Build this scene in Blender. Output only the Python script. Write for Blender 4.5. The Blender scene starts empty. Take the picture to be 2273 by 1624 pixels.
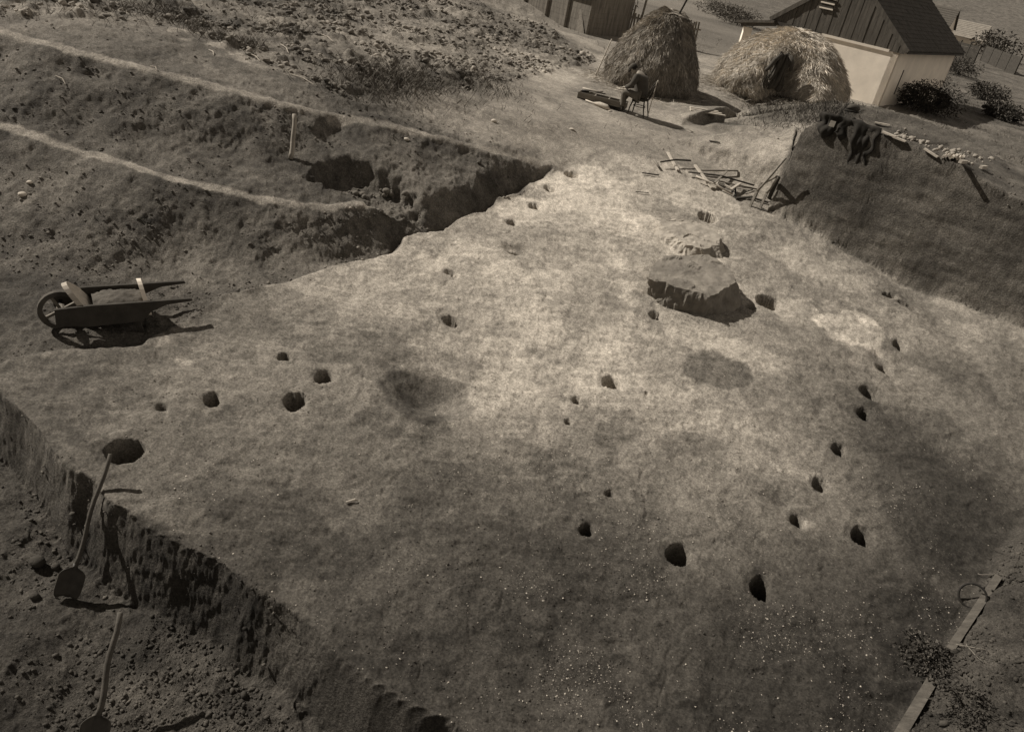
import bpy, math, random
import numpy as np
from mathutils import Vector, Matrix, Euler
from mathutils.geometry import delaunay_2d_cdt
rng = np.random.RandomState(7); random.seed(7)
S = bpy.context.scene
COL = S.collection
# ------------------------------------------------------------------ camera
F_PX, PX0, PY0 = 2158.0, 2080.0, 1457.0          # focal length and principal point, pixels of the 4096 wide plate
NADIR = np.array([1290.0, 5225.0])               # vanishing point of the verticals
CAM_H = 6.5
_d = np.array([NADIR[0]-PX0, NADIR[1]-PY0, F_PX]); _d /= np.linalg.norm(_d)
_f = np.array([0, 0, 1.0]); _f = _f-_d*_f.dot(_d); _f /= np.linalg.norm(_f)
_r = np.cross(_d, _f)
cam_data = bpy.data.cameras.new('camera'); cam = bpy.data.objects.new('camera', cam_data); COL.objects.link(cam)
_x = Vector((_r[0], _f[0], -_d[0])); _y = -Vector((_r[1], _f[1], -_d[1])); _z = -Vector((_r[2], _f[2], -_d[2]))
_m = Matrix.Identity(4)
for i in range(3): _m[i][0] = _x[i]; _m[i][1] = _y[i]; _m[i][2] = _z[i]
_m[2][3] = CAM_H; cam.matrix_world = _m
VIEW_W = 2830.0                                   # the plate's picture area, pixels across
cam_data.sensor_width = 36; cam_data.lens = 36*F_PX/VIEW_W
cam_data.shift_x = (2081-PX0)/VIEW_W; cam_data.shift_y = -(1456-PY0)/VIEW_W
cam_data.clip_end = 3000; cam_data.clip_start = 0.1
S.camera = cam
S.render.resolution_x, S.render.resolution_y = 1024, 731
# ------------------------------------------------------------------ light
SUN_EL, SUN_AZ = math.radians(38), math.atan2(-0.945, 0.32)      # azimuth measured from +Y towards +X
sdir = Vector((math.cos(SUN_EL)*math.sin(SUN_AZ), math.cos(SUN_EL)*math.cos(SUN_AZ), math.sin(SUN_EL)))
sl = bpy.data.lights.new('sun', 'SUN'); sl.energy = 5.0; sl.angle = math.radians(0.5); sl.color = (1, .94, .86)
so = bpy.data.objects.new('sun', sl); COL.objects.link(so); so.rotation_euler = sdir.to_track_quat('Z', 'Y').to_euler()
so.location = (-20, 20, 30)
w = bpy.data.worlds.new('World'); S.world = w; w.use_nodes = True
nt = w.node_tree; nt.nodes.clear()
out = nt.nodes.new('ShaderNodeOutputWorld'); bg = nt.nodes.new('ShaderNodeBackground'); sky = nt.nodes.new('ShaderNodeTexSky')
sky.sky_type = 'NISHITA'; sky.sun_disc = False; sky.sun_elevation = SUN_EL; sky.sun_rotation = -SUN_AZ % (2*math.pi)
sky.dust_density = 1.5; sky.air_density = 1.0
bw = nt.nodes.new('ShaderNodeRGBToBW'); mx = nt.nodes.new('ShaderNodeMix'); mx.data_type = 'RGBA'; mx.blend_type = 'MULTIPLY'
mx.inputs[0].default_value = 1; mx.inputs[7].default_value = (1, .90, .79, 1)
nt.links.new(sky.outputs[0], bw.inputs[0]); nt.links.new(bw.outputs[0], mx.inputs[6]); nt.links.new(mx.outputs[2], bg.inputs[0])
bg.inputs[1].default_value = 0.062; nt.links.new(bg.outputs[0], out.inputs[0])
S.view_settings.view_transform = 'Standard'; S.view_settings.look = 'None'; S.view_settings.exposure = 0.22
S.render.engine = 'CYCLES'
# ------------------------------------------------------------------ geometry of the view, used to survey the site
D = 4096/2273
def base_z(y): return .12*np.minimum(y, 21.5)
def ray(px, py):
    v = np.array([px*D-PX0, py*D-PY0, F_PX]); return np.array([v.dot(_r), v.dot(_f), -v.dot(_d)])
_ts = np.geomspace(1e-4, .4, 3000)
def survey(px, py, off=0.0, absz=None, func=None):
    r = ray(px, py)
    def fn(t):
        if func is not None: return CAM_H+r[2]*t-func(r[0]*t, r[1]*t)-off
        return CAM_H+r[2]*t-(base_z(r[1]*t)+off if absz is None else absz)
    v = fn(_ts); i = int(np.argmax(v <= 0)) or len(_ts)-1
    a, b = _ts[i-1], _ts[i]
    for _ in range(30):
        m = (a+b)/2
        if fn(np.array([m]))[0] > 0: a = m
        else: b = m
    return np.array([r[0]*a, r[1]*a, CAM_H+r[2]*a])
# ------------------------------------------------------------------ value noise
_T = rng.rand(512, 512).astype(np.float32)
def vnoise(x, y, s, seed=0):
    x = x/s+seed*17.31+1000; y = y/s+seed*9.77+1000
    xi = np.floor(x).astype(np.int64); yi = np.floor(y).astype(np.int64); fx = x-xi; fy = y-yi
    fx = fx*fx*(3-2*fx); fy = fy*fy*(3-2*fy)
    a = _T[xi & 511, yi & 511]; b = _T[(xi+1) & 511, yi & 511]; c = _T[xi & 511, (yi+1) & 511]; d = _T[(xi+1) & 511, (yi+1) & 511]
    return ((a*(1-fx)+b*fx)*(1-fy)+(c*(1-fx)+d*fx)*fy)*2-1
def fbm(x, y, s, n=4, seed=0, g=.5):
    r = 0; a = 1
    for k in range(n):
        ca, sa = math.cos(k*1.1+.3), math.sin(k*1.1+.3)
        r = r+a*vnoise(x*ca-y*sa, x*sa+y*ca, s/2**k, seed+k); a *= g
    return r
def vnoise3(x, y, z, s, seed=0):
    zz = z/s+seed*3.7+500; k = np.floor(zz); f = zz-k; f = f*f*(3-2*f)
    return vnoise(x+k*7.13*s, y+k*3.71*s, s, seed)*(1-f)+vnoise(x+(k+1)*7.13*s, y+(k+1)*3.71*s, s, seed)*f
def fbm3(x, y, z, s, n=3, seed=0, g=.5):
    r = 0; a = 1
    for k in range(n): r = r+a*vnoise3(x, y, z, s/2**k, seed+k); a *= g
    return r
def sstep(a, b, x):
    t = np.clip((x-a)/(b-a), 0, 1); return t*t*(3-2*t)
# ------------------------------------------------------------------ terrain: a survey of break lines, triangulated
PTS = []; EDG = []
def line(pts, close=False):
    i0 = len(PTS)
    for k in range(len(pts)):
        PTS.append(tuple(float(v) for v in pts[k]))
        if k: EDG.append((i0+k-1, i0+k))
def O(l): return [survey(*p[:2], off=p[2] if len(p) > 2 else 0) for p in l]
def A(l): return [survey(*p[:2], absz=p[2]) for p in l]
def shift(l, d, offs):
    """foot of a bank: the same line moved d metres to its left side, at new heights"""
    r = []
    for k in range(len(l)):
        a = l[max(k-1, 0)]; b = l[min(k+1, len(l)-1)]; t = (b-a)[:2]; t = t/np.linalg.norm(t)
        q = l[k][:2]+np.array([-t[1], t[0]])*d
        r.append(np.array([q[0], q[1], base_z(q[1])+offs[k]]))
    return r
plateau_edge = O([(330,822),(393,795),(470,780),(560,778),(592,774),(602,762),(625,752),(660,738),(720,700),(790,683),(840,668),(880,655),(945,640),
  (978,628),(985,610),(1010,601),(1050,600),(1062,592),(1066,582),(1115,572),(1135,553),(1172,545),(1180,530),(1205,518),(1232,507)])
line(plateau_edge)
trench_off = [-.12]*9+[-.12,-.13,-.15,-.2,-.28,-.34,-.38,-.4,-.4,-.4,-.4,-.38,-.34,-.26,-.16,-.05]
line(shift(plateau_edge[:-1], .16, trench_off[:-1]))
toe2 = O([(-200,520,-.2),(100,590,-.2),(300,628,-.2),(393,650,-.18),(500,662,-.17),(600,655,-.15),(640,650,-.15),(750,660,-.15),(870,648,-.18)])
line(toe2)
line(O([(0,700,-.2),(200,760,-.2),(300,800,-.15)]))
path2 = O([(-200,290,0.66),(100,370,0.64),(393,454,0.62),(480,478,0.61),(560,502,0.56),(640,527,0.51),(700,541,0.47),(760,554,0.43),(820,563,0.39),(880,566,0.36),(950,562,0.33),(1010,553,0.30),(1060,540,0.26),(1110,520,0.22)])
line(path2)
line(O([(-200,275,0.74),(100,355,0.71),(393,436,0.71),(480,450,0.67),(560,462,0.64),(640,470,0.60),(720,480,0.55),(800,488,0.54),(850,474,0.55),(885,452,0.60)]))
path1 = O([(-200,130,1.6),(100,218,1.55),(250,262,1.5),(393,305,1.45),(480,328,1.4),(560,346,1.34),(640,368,1.26),(720,389,1.17),(800,409,1.06),(870,424,.93),(940,438,.82),(1000,451,.7),(1060,466,.56),(1120,481,.4),(1180,494,.24),(1222,502,.06)])
line(path1)
line(O([(-200,118,1.62),(100,206,1.57),(250,252,1.52),(393,296,1.48),(560,338,1.36),(720,380,1.2),(870,416,.97),(1000,442,.74),(1120,470,.45),(1215,494,.10)]))
for l in ([(560,570,.30),(600,588,.18),(640,600,.08)], [(930,520,.48),(1000,505,.46),(1060,490,.42)]): line(O(l))
line(A([(393,250,3.3),(600,250,3.35),(800,255,3.4),(1000,252,3.38),(1080,250,3.35),(1110,254,3.32),(1157,267,3.2),(1211,289,3.05),(1262,310,2.88),(1290,330,2.72)]))
line(A([(600,290,3.25),(800,320,3.15),(950,370,2.95),(1100,375,2.78),(1220,365,2.7),(1272,352,2.66)]))
line(A([(900,300,3.25),(1050,310,3.08),(1180,320,2.9)]))
line(A([(1000,420,2.65),(1150,430,2.6),(1280,440,2.52),(1400,460,2.45)]))
for p in [(-7,40,3.4),(-4,38,2.62),(-1,36.9,2.58),(2,36,2.6),(-16,40,3.9),(-30,40,4.3),(-30,70,5.6),(-18,70,4.8),(-8,70,3.3),(0,70,2.6),(15,70,2.4),(40,70,2.0),(40,45,2.3),(40,20,2.2),(22,45,2.6),
          (-30,20,3.7),(-30,11,2.2),(-30,.5,-1.0),(0,.5,-.3),(40,.5,1.2),(8,45,2.6),(8,38,2.65),(16,38,2.7)]:
    PTS.append(p)
line(A([(1290,395,2.58),(1390,400,2.58),(1440,408,2.6)]))
# small turf step near the stacks, and the bank towards the baulk
line(A([(1415,440,2.5),(1443,437,2.5),(1470,433,2.5),(1495,430,2.5),(1520,424,2.52),(1533,420,2.52),(1560,428,2.5),(1585,438,2.48)]))
line(A([(1418,428,2.62),(1443,419,2.8),(1465,414,2.85),(1485,411,2.85),(1510,410,2.88),(1533,404,2.95),(1560,402,3.0),(1600,404,3.1)]))
line(A([(1500,385,2.85),(1560,390,2.9),(1620,395,2.95),(1680,405,2.9),(1713,410,2.8)]))
# the baulk of unexcavated earth
baulk_foot = O([(1548,570),(1600,592),(1640,617),(1680,640),(1740,677),(1762,689),(1850,714),(1917,742)])
for q in (1.5, 3.5, 7, 14): p = baulk_foot[7]+np.array([.82,-.57,0])*q; p[2] = base_z(p[1]); baulk_foot.append(p)
_a, _b = baulk_foot[0][:2], baulk_foot[7][:2]; _dr = (_b-_a)/np.linalg.norm(_b-_a); _n = np.array([-_dr[1], _dr[0]])
def on_plane(px, py, batter):
    r = ray(px, py); t = (_a+_n*batter).dot(_n)/r[:2].dot(_n); return np.array([r[0]*t, r[1]*t, CAM_H+r[2]*t])
baulk_foot = [on_plane(px, py, 0) for px, py in [(1548,570),(1600,593),(1640,617),(1680,641),(1740,676),(1762,688),(1850,714),(1917,742)]]+baulk_foot[8:]
line(baulk_foot)
def on_face(px, py, extra=.30): return on_plane(px, py, extra)
baulk_top = [on_face(px, py) for px, py, bt_ in [(1594,453,.30),(1604,441,.30),(1625,432,.30),(1650,426,.32),(1690,438,.32),(1730,453,.32),(1765,466,.32),(1800,481,.32),(1850,503,.32),(1917,545,.32)]]
for q in (1.5, 3.5, 7, 14): baulk_top.append(baulk_top[9]+np.array([.82,-.57,-.06])*q)
line(baulk_top)
c0, c1 = baulk_foot[0], baulk_top[0]
line([c0, c0+np.array([.35,1.0,.1]), c0+np.array([.8,2.6,.3]), c0+np.array([1.1,4.0,.43])])
line([c1, c1+np.array([.30,1.0,-.02]), c1+np.array([.65,2.4,-.2]), c1+np.array([1.4,4.4,-.6])])
line(A([(1655,404,3.8),(1720,412,3.95),(1765,424,3.95),(1800,438,3.9),(1860,465,3.8),(1917,497,3.7)]))
back = A([(1720,412,3.95),(1765,424,3.95),(1800,438,3.9),(1860,465,3.8),(1917,497,3.7)])
for q in (1.5, 3.5, 7, 14): back.append(back[4]+np.array([.82,-.57,-.06])*q)
line(back[4:])
line([b+np.array([.8,2.2,2.75-b[2]]) for b in back])
# lower pit in the near left
rim = O([(345,834),(393,885),(420,915),(470,970),(500,985),(525,1022),(560,1035),(600,1052),(655,1078),(700,1103),(750,1145),(800,1180),(845,1215),(880,1248),(940,1290),(1000,1325),(1060,1352),(1110,1410),(1170,1500),(1260,1640)])
line(rim)
line(O([(-100,640,-.3),(250,800,-.25),(310,845,-.3)]))
_fo = [-1]*10+[-.78,-.72,-.66,-.6,-.72,-.74,-.74,-.74,-.74,-.74,-.74]
pit_foot = O([(-100,760,-.9),(250,890,-.9),(340,935,-.9),(392,990,-.9),(437,1040,-.9),(472,1098,-.92),(530,1140,-.88),(600,1185,-.85),(700,1228,-.78)])+shift(rim, -.32, _fo)[10:13]+shift(rim, -.15, _fo)[14:]
line(pit_foot)
line(O([(0,1200,-.98),(300,1250,-1.0),(470,1290,-1.0),(700,1366,-.8)]))
line(O([(830,1366,-.62),(950,1450,-.6)]))
line(O([(-200,1624,-1.1),(400,1624,-1.1),(800,1640,-.6),(1100,1700,-.42)]))
# spoil bank in the near right
line(O([(2150,850),(2060,920),(2000,965),(1915,1078),(1850,1182),(1800,1280),(1750,1368),(1690,1480),(1600,1660)]))
line(O([(2220,930,.5),(2060,1010,.3),(1960,1110,.28),(1880,1235,.3),(1835,1368,.32),(1760,1640,.35)]))
line(O([(2273,1100,.7),(2050,1300,.6),(2000,1500,.65),(2273,1640,.9)]))

P2 = np.array(PTS)
res = delaunay_2d_cdt([Vector(p[:2]) for p in PTS], EDG, [], 0, 1e-4)
vco, tri, orig = res[0], res[2], res[3]
vz = np.array([P2[o[0], 2] if o else np.nan for o in orig]); vxy = np.array([[v.x, v.y] for v in vco])
for i in np.where(np.isnan(vz))[0]:
    dd = np.hypot(*(P2[:, :2]-vxy[i]).T); k = np.argsort(dd)[:2]; vz[i] = P2[k, 2].mean()
X0, X1, Y0, Y1, RS = -30., 40., .5, 70., .04
NX, NY = int((X1-X0)/RS)+1, int((Y1-Y0)/RS)+1
G = np.full((NX, NY), np.nan, np.float32)
for t in tri:
    a, b, c = vxy[t[0]], vxy[t[1]], vxy[t[2]]
    i0 = max(int((min(a[0], b[0], c[0])-X0)/RS), 0); i1 = min(int((max(a[0], b[0], c[0])-X0)/RS)+2, NX)
    j0 = max(int((min(a[1], b[1], c[1])-Y0)/RS), 0); j1 = min(int((max(a[1], b[1], c[1])-Y0)/RS)+2, NY)
    if i1 <= i0 or j1 <= j0: continue
    gx = X0+np.arange(i0, i1)[:, None]*RS; gy = Y0+np.arange(j0, j1)[None, :]*RS
    den = (b[1]-c[1])*(a[0]-c[0])+(c[0]-b[0])*(a[1]-c[1])
    if abs(den) < 1e-12: continue
    l0 = ((b[1]-c[1])*(gx-c[0])+(c[0]-b[0])*(gy-c[1]))/den; l1 = ((c[1]-a[1])*(gx-c[0])+(a[0]-c[0])*(gy-c[1]))/den; l2 = 1-l0-l1
    m = (l0 >= -1e-4) & (l1 >= -1e-4) & (l2 >= -1e-4)
    z = l0*vz[t[0]]+l1*vz[t[1]]+l2*vz[t[2]]
    sub = G[i0:i1, j0:j1]; sub[m] = z[m]
G[np.isnan(G)] = 2.4
def sample(R, x, y):
    u = np.clip((np.asarray(x, float)-X0)/RS, 0, NX-1.001); v = np.clip((np.asarray(y, float)-Y0)/RS, 0, NY-1.001)
    i = u.astype(int); j = v.astype(int); fu = u-i; fv = v-j
    return (R[i, j]*(1-fu)+R[i+1, j]*fu)*(1-fv)+(R[i, j+1]*(1-fu)+R[i+1, j+1]*fu)*fv
def inpoly(x, y, poly):
    r = np.zeros(np.shape(x), bool); n = len(poly)
    for i in range(n):
        xa, ya = poly[i][:2]; xb, yb = poly[i-1][:2]
        if ya == yb: continue
        c = ((ya > y) != (yb > y)) & (x < (xb-xa)*(y-ya)/(yb-ya)+xa); r ^= c
    return r
GX = (X0+np.arange(NX)*RS)[:, None]*np.ones((1, NY)); GY = (Y0+np.arange(NY)*RS)[None, :]*np.ones((NX, 1))
def blur(R, n):
    for _ in range(n):
        R = R.copy(); R[1:-1] = (R[:-2]+2*R[1:-1]+R[2:])/4; R[:, 1:-1] = (R[:, :-2]+2*R[:, 1:-1]+R[:, 2:])/4
    return R
_terr = (GY > 9.3-.0*GX) & (GX < 1.0) & (GY < 40)
M_pl0 = None
plateau_poly = [p for p in plateau_edge]+[survey(1300,480), survey(1400,500), survey(1548,570)]+baulk_foot[1:8]+O([(2000,775),(2000,965),(1915,1078),(1850,1182),(1800,1280),(1750,1368),(1690,1480),(1600,1660)])+rim[::-1]
M_pl = inpoly(GX, GY, plateau_poly).astype(np.float32)
_keep = blur(M_pl, 6); _w = blur(((_terr) & (_keep < .02)).astype(np.float32), 8); _sl0 = blur(G[:, :], 26); G = (G*(1-_w)+_sl0*_w).astype(np.float32)
M_pl = blur(M_pl, 2)
field_poly = O([(-200,110,1.65),(300,262,1.55),(520,262,1.55)])+A([(640,290,3.22),(760,340,3.05),(900,400,2.8),(1100,385,2.75),(1290,340,2.7),(1211,289,3.05),(1110,254,3.32)])+[np.array([-7,40]), np.array([-8,70]), np.array([-30,70])]
M_fd = blur(inpoly(GX, GY, field_poly).astype(np.float32), 12)
def path_mask(l, wd):
    m = np.zeros((NX, NY), np.float32)
    for a, b in zip(l[:-1], l[1:]):
        a = a[:2]; b = b[:2]; lo = np.minimum(a, b)-wd*2; hi = np.maximum(a, b)+wd*2
        i0, i1 = max(int((lo[0]-X0)/RS), 0), min(int((hi[0]-X0)/RS)+1, NX); j0, j1 = max(int((lo[1]-Y0)/RS), 0), min(int((hi[1]-Y0)/RS)+1, NY)
        if i1 <= i0 or j1 <= j0: continue
        x = GX[i0:i1, j0:j1]; y = GY[i0:i1, j0:j1]; ab = b-a
        t = np.clip(((x-a[0])*ab[0]+(y-a[1])*ab[1])/ab.dot(ab), 0, 1)
        dd = np.hypot(x-a[0]-t*ab[0], y-a[1]-t*ab[1]); m[i0:i1, j0:j1] = np.maximum(m[i0:i1, j0:j1], 1-sstep(wd*.5, wd*1.3, dd))
    return m
M_pa = np.maximum(path_mask([p+np.array([0,.12,0]) for p in path1], .12), path_mask([p+np.array([0,.09,0]) for p in path2[:11]], .09))
road = A([(393,262,3.27),(470,258,3.3),(560,270,3.28),(640,300,3.2),(720,330,3.1),(800,360,3.0)])
M_pa = np.maximum(M_pa, .45*path_mask(road, .5))
gx_, gy_ = np.gradient(blur(G, 3), RS); SLOPE = np.hypot(gx_, gy_).astype(np.float32)
M_bk = blur(inpoly(GX, GY, baulk_foot+[back[-1]+np.array([.8,2.2,0])]+[b+np.array([.8,2.2,0]) for b in back[::-1]]+[c0+np.array([1.1,4,0])]).astype(np.float32), 1)
# round features sunk into the ground: pixel, half width in m, half depth in m, depth, rotation
def dwid(px, py, wpx, off=0):
    p = survey(px, py, off); return p, wpx*D/F_PX*math.hypot(math.hypot(p[0], p[1]), CAM_H-p[2])/2
HOLES = []
for px, py, wp, k, dep in [(1247,514,24,.8,.22),(1213,537,20,.8,.14),(1190,563,20,.8,.14),(1155,588,16,1,.16),(1159,634,18,1,.16),(1060,663,16,.7,.1),(1067,668,10,.9,.12),
   (1062,738,27,1.0,.3),(805,793,18,1,.28),(866,825,28,1,.3),(695,857,24,1.1,.24),(822,860,34,1.1,.34),(561,937,48,1,.42),(1307,833,30,1.1,.34),(1254,860,13,1,.16),(1241,894,9,1,.16),
   (1361,851,5,1,.1),(1375,728,20,1,.18),(1455,578,28,1,.2),(1551,705,36,1,.24),(1522,712,16,1,.14),(1771,709,22,.7,.1),(1753,771,18,1.4,.25),(1730,806,18,1.2,.25),(1705,846,28,1,.35),
   (1697,880,19,1.4,.3),(1656,937,21,1.1,.3),(1629,988,22,1.2,.3),(1594,1043,22,1.1,.35),(1694,1068,32,1.1,.32),(1411,1098,38,1.1,.45),(1538,1146,32,1.3,.45),(1270,1056,24,1,.2),(1305,1002,12,1,.08),
   (1738,693,20,.55,.16),(1756,703,11,.7,.12),(617,870,14,.7,.07),(445,1108,22,.6,.0)]:
    if dep <= 0: continue
    p, hw = dwid(px, py, wp); HOLES.append((p[0], p[1], hw, hw*k, dep, 0.35))
def holes(x, y, z):
    for hx, hy, a, b, dep, ir in HOLES:
        m = (np.abs(x-hx) < 1.8*max(a, b)) & (np.abs(y-hy) < 1.8*max(a, b))
        if not m.any(): continue
        dx = (x[m]-hx)/a; dy = (y[m]-hy)/b; th = np.arctan2(dy, dx)
        r = np.hypot(dx, dy)*(1+.06*np.sin(2*th+hx*7)+.05*np.sin(3*th+hy*5)+.02*np.sin(5*th+hx*3))+.05*vnoise(x[m], y[m], .06, 3)
        z[m] -= (dep*1.7 if dep > .15 else dep)*(1-sstep(.78, 1.0, r))+.022*(1-sstep(.85, 1.7, r))
HOLLOWS = []     # x, y, a, b, depth, sharp
for px, py, wp, k, dep, sh, off in [(1028,850,165,.75,.22,.05,0),(1165,628,70,.7,.09,.3,0),(1690,740,0,0,0,0,0),(1560,1010,90,.6,.04,.2,0),(1430,700,0,0,0,0,0),(1480,630,70,.5,.05,.3,0),(932,520,200,.56,.34,.55,.50),(490,362,70,.6,.07,.3,1.12),(1740,800,80,1.1,.05,.3,0),(420,1107,0,0,0,0,0)]:
    if wp:
        p = survey(px, py, off); hw = wp*D/F_PX*math.hypot(math.hypot(p[0], p[1]), CAM_H-p[2])/2; HOLLOWS.append((p[0], p[1], hw, hw*k, dep, sh))
def ground_z(x, y, fine=True):
    x = np.asarray(x, float); y = np.asarray(y, float)
    pl = sample(M_pl, x, y); sl_ = sample(SLOPE, x, y); fd = sample(M_fd, x, y); pa = sample(M_pa, x, y)
    # ragged edges: look the survey up at a slightly wandering place
    jx = fbm(x, y, .9, 2, 11)*.07; jy = fbm(x, y, .9, 2, 23)*.07; wj = .35+.65*(1-sample(M_bk, x, y))
    z = sample(G, x+jx*wj, y+jy*wj).astype(float)
    bk = sample(M_bk, x, y); rough = (1-pl)*(1-.7*pa); steep = np.clip(sl_, 0, 1.0); far = sstep(30, 60, np.hypot(x, y))
    trodz = sstep(15.5, 17.5, y)*sstep(-4, -.5, x)*(x < 12)*(1-bk)*(1-fd)
    dug = rough*(1-.75*trodz)*(1-.6*bk)
    z += dug*(.045*fbm(x, y, 1.5, 3, 31)+.035*fbm(x, y, .5, 3, 41)*(1+.6*steep)+.020*(.5-np.abs(fbm(x, y, .16, 3, 46))))
    z += dug*.010*fbm(x, y, .07, 2, 47)
    z += pl*(.024*fbm(x, y, 1.2, 4, 51)+.012*fbm(x, y, .22, 4, 61)+.006*(np.abs(fbm(x*.6+y*.35, y*1.3, .13, 3, 63))-.3)+.008*np.maximum(0, fbm(x, y, .07, 2, 66))-.006*np.exp(-(fbm(x, y, .9, 3, 68)/.05)**2))
    z -= pl*.010*sstep(.25, .55, fbm(x*.5+y*.25, y*1.8-x*.4, .24, 2, 64))
    z += fd*(.11*np.maximum(0, fbm(x, y, .34, 3, 71)-.1))
    z += far*fbm(x, y, 25., 3, 91)*.35
    for hx, hy, a, b, dep, sh in HOLLOWS:
        r = np.hypot((x-hx)/a, (y-hy)/b)
        if (r < 1.8).any(): z -= dep*(1 if dep > 0 else 1-pl)*(1-sstep(sh, 1.0, r*(1+.12*vnoise(x, y, .4, 5))+(.10 if sh > .1 else .02)*vnoise(x, y, .15, 6)))
    holes(x, y, z)
    return z
def gz(x, y): return float(ground_z(np.array([x]), np.array([y]))[0])
def at(px, py, lift=0.0):
    """place on the terrain seen at this point of the survey photograph"""
    p = survey(px, py, off=lift, func=lambda x, y: ground_z(np.atleast_1d(x), np.atleast_1d(y))); return Vector(p)
# ------------------------------------------------------------------ helpers for objects
def tag(o, label=None, cat=None, group=None, kind=None):
    if label: o['label'] = label
    if cat: o['category'] = cat
    if group: o['group'] = group
    if kind: o['kind'] = kind
    return o
def mesh_np(name, V, Fc, mat=None, parent=None, smooth=False, attrs=None):
    V = np.asarray(V, np.float32); me = bpy.data.meshes.new(name)
    if isinstance(Fc, np.ndarray):
        n, k = Fc.shape; me.vertices.add(len(V)); me.vertices.foreach_set('co', V.ravel())
        me.loops.add(n*k); me.loops.foreach_set('vertex_index', Fc.astype(np.int32).ravel())
        me.polygons.add(n); me.polygons.foreach_set('loop_start', np.arange(n, dtype=np.int32)*k); me.polygons.foreach_set('loop_total', np.full(n, k, np.int32))
    else: me.from_pydata(V.tolist(), [], Fc)
    if smooth: me.polygons.foreach_set('use_smooth', np.ones(len(me.polygons), bool))
    me.update(calc_edges=True)
    for k, v in (attrs or {}).items():
        a = me.attributes.new(k, 'FLOAT', 'POINT'); a.data.foreach_set('value', np.asarray(v, np.float32))
    if mat: me.materials.append(mat)
    o = bpy.data.objects.new(name, me); COL.objects.link(o)
    if parent: o.parent = parent
    return o
def empty(name, loc=(0, 0, 0), rz=0):
    o = bpy.data.objects.new(name, None); COL.objects.link(o); o.location = loc; o.rotation_euler = (0, 0, rz); o.empty_display_size = .2; return o
TINT = (1.0, .90, .76)
def material(name, tone, var=.35, scale=6, bump=.3, bscale=30, rough=.95, attr=False, stretch=(1, 1, 1), obj=True, tint=TINT, spots=None, bdist=.02):
    m = bpy.data.materials.new(name); m.use_nodes = True; n = m.node_tree.nodes; L = m.node_tree.links
    b = n['Principled BSDF']; b.inputs['Roughness'].default_value = rough; b.inputs['Specular IOR Level'].default_value = .15
    tc = n.new('ShaderNodeTexCoord'); mp = n.new('ShaderNodeMapping'); mp.inputs['Scale'].default_value = stretch
    L.new(tc.outputs['Object'], mp.inputs['Vector'])
    nz = n.new('ShaderNodeTexNoise'); nz.inputs['Scale'].default_value = scale; nz.inputs['Detail'].default_value = 8; nz.inputs['Roughness'].default_value = .65
    L.new(mp.outputs[0], nz.inputs['Vector'])
    mr = n.new('ShaderNodeMapRange'); mr.inputs['From Min'].default_value = .25; mr.inputs['From Max'].default_value = .75
    mr.inputs['To Min'].default_value = 1-var; mr.inputs['To Max'].default_value = 1+var; L.new(nz.outputs['Fac'], mr.inputs['Value'])
    val = mr.outputs[0]
    mu = n.new('ShaderNodeMath'); mu.operation = 'MULTIPLY'; L.new(val, mu.inputs[0])
    if attr:
        at_ = n.new('ShaderNodeAttribute'); at_.attribute_name = 'tone'; L.new(at_.outputs['Fac'], mu.inputs[1])
        if attr == 2:      # grains: a second, much finer mottling
            g2 = n.new('ShaderNodeTexNoise'); g2.inputs['Scale'].default_value = 42; g2.inputs['Detail'].default_value = 5; g2.inputs['Roughness'].default_value = .8; L.new(mp.outputs[0], g2.inputs['Vector'])
            m2 = n.new('ShaderNodeMapRange'); m2.inputs['From Min'].default_value = .35; m2.inputs['From Max'].default_value = .65; m2.inputs['To Min'].default_value = .50; m2.inputs['To Max'].default_value = 1.50; L.new(g2.outputs['Fac'], m2.inputs['Value'])
            m3 = n.new('ShaderNodeMath'); m3.operation = 'MULTIPLY'; L.new(at_.outputs['Fac'], m3.inputs[0]); L.new(m2.outputs[0], m3.inputs[1]); g4 = n.new('ShaderNodeTexNoise'); g4.inputs['Scale'].default_value = 13; g4.inputs['Detail'].default_value = 6; g4.inputs['Roughness'].default_value = .75; g4.inputs['Distortion'].default_value = .6; L.new(mp.outputs[0], g4.inputs['Vector'])
            m4 = n.new('ShaderNodeMapRange'); m4.inputs['From Min'].default_value = .44; m4.inputs['From Max'].default_value = .56; m4.inputs['To Min'].default_value = .86; m4.inputs['To Max'].default_value = 1.14; L.new(g4.outputs['Fac'], m4.inputs['Value'])
            m5 = n.new('ShaderNodeMath'); m5.operation = 'MULTIPLY'; L.new(m3.outputs[0], m5.inputs[0]); L.new(m4.outputs[0], m5.inputs[1]); L.new(m5.outputs[0], mu.inputs[1])
    else: mu.inputs[1].default_value = tone
    cx = n.new('ShaderNodeCombineColor')
    for k in range(3):
        q = n.new('ShaderNodeMath'); q.operation = 'MULTIPLY'; q.inputs[1].default_value = tint[k]; L.new(mu.outputs[0], q.inputs[0]); L.new(q.outputs[0], cx.inputs[k])
    L.new(cx.outputs[0], b.inputs['Base Color'])
    if bump:
        bn = n.new('ShaderNodeTexNoise'); bn.inputs['Scale'].default_value = bscale; bn.inputs['Detail'].default_value = 6; bn.inputs['Roughness'].default_value = .7
        L.new(mp.outputs[0], bn.inputs['Vector'])
        bp = n.new('ShaderNodeBump'); bp.inputs['Strength'].default_value = bump; bp.inputs['Distance'].default_value = bdist
        L.new(bn.outputs['Fac'], bp.inputs['Height']); L.new(bp.outputs[0], b.inputs['Normal'])
        if attr == 2:
            ab = n.new('ShaderNodeAttribute'); ab.attribute_name = 'coarse'; L.new(ab.outputs['Fac'], bp.inputs['Strength'])
    return m
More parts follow.
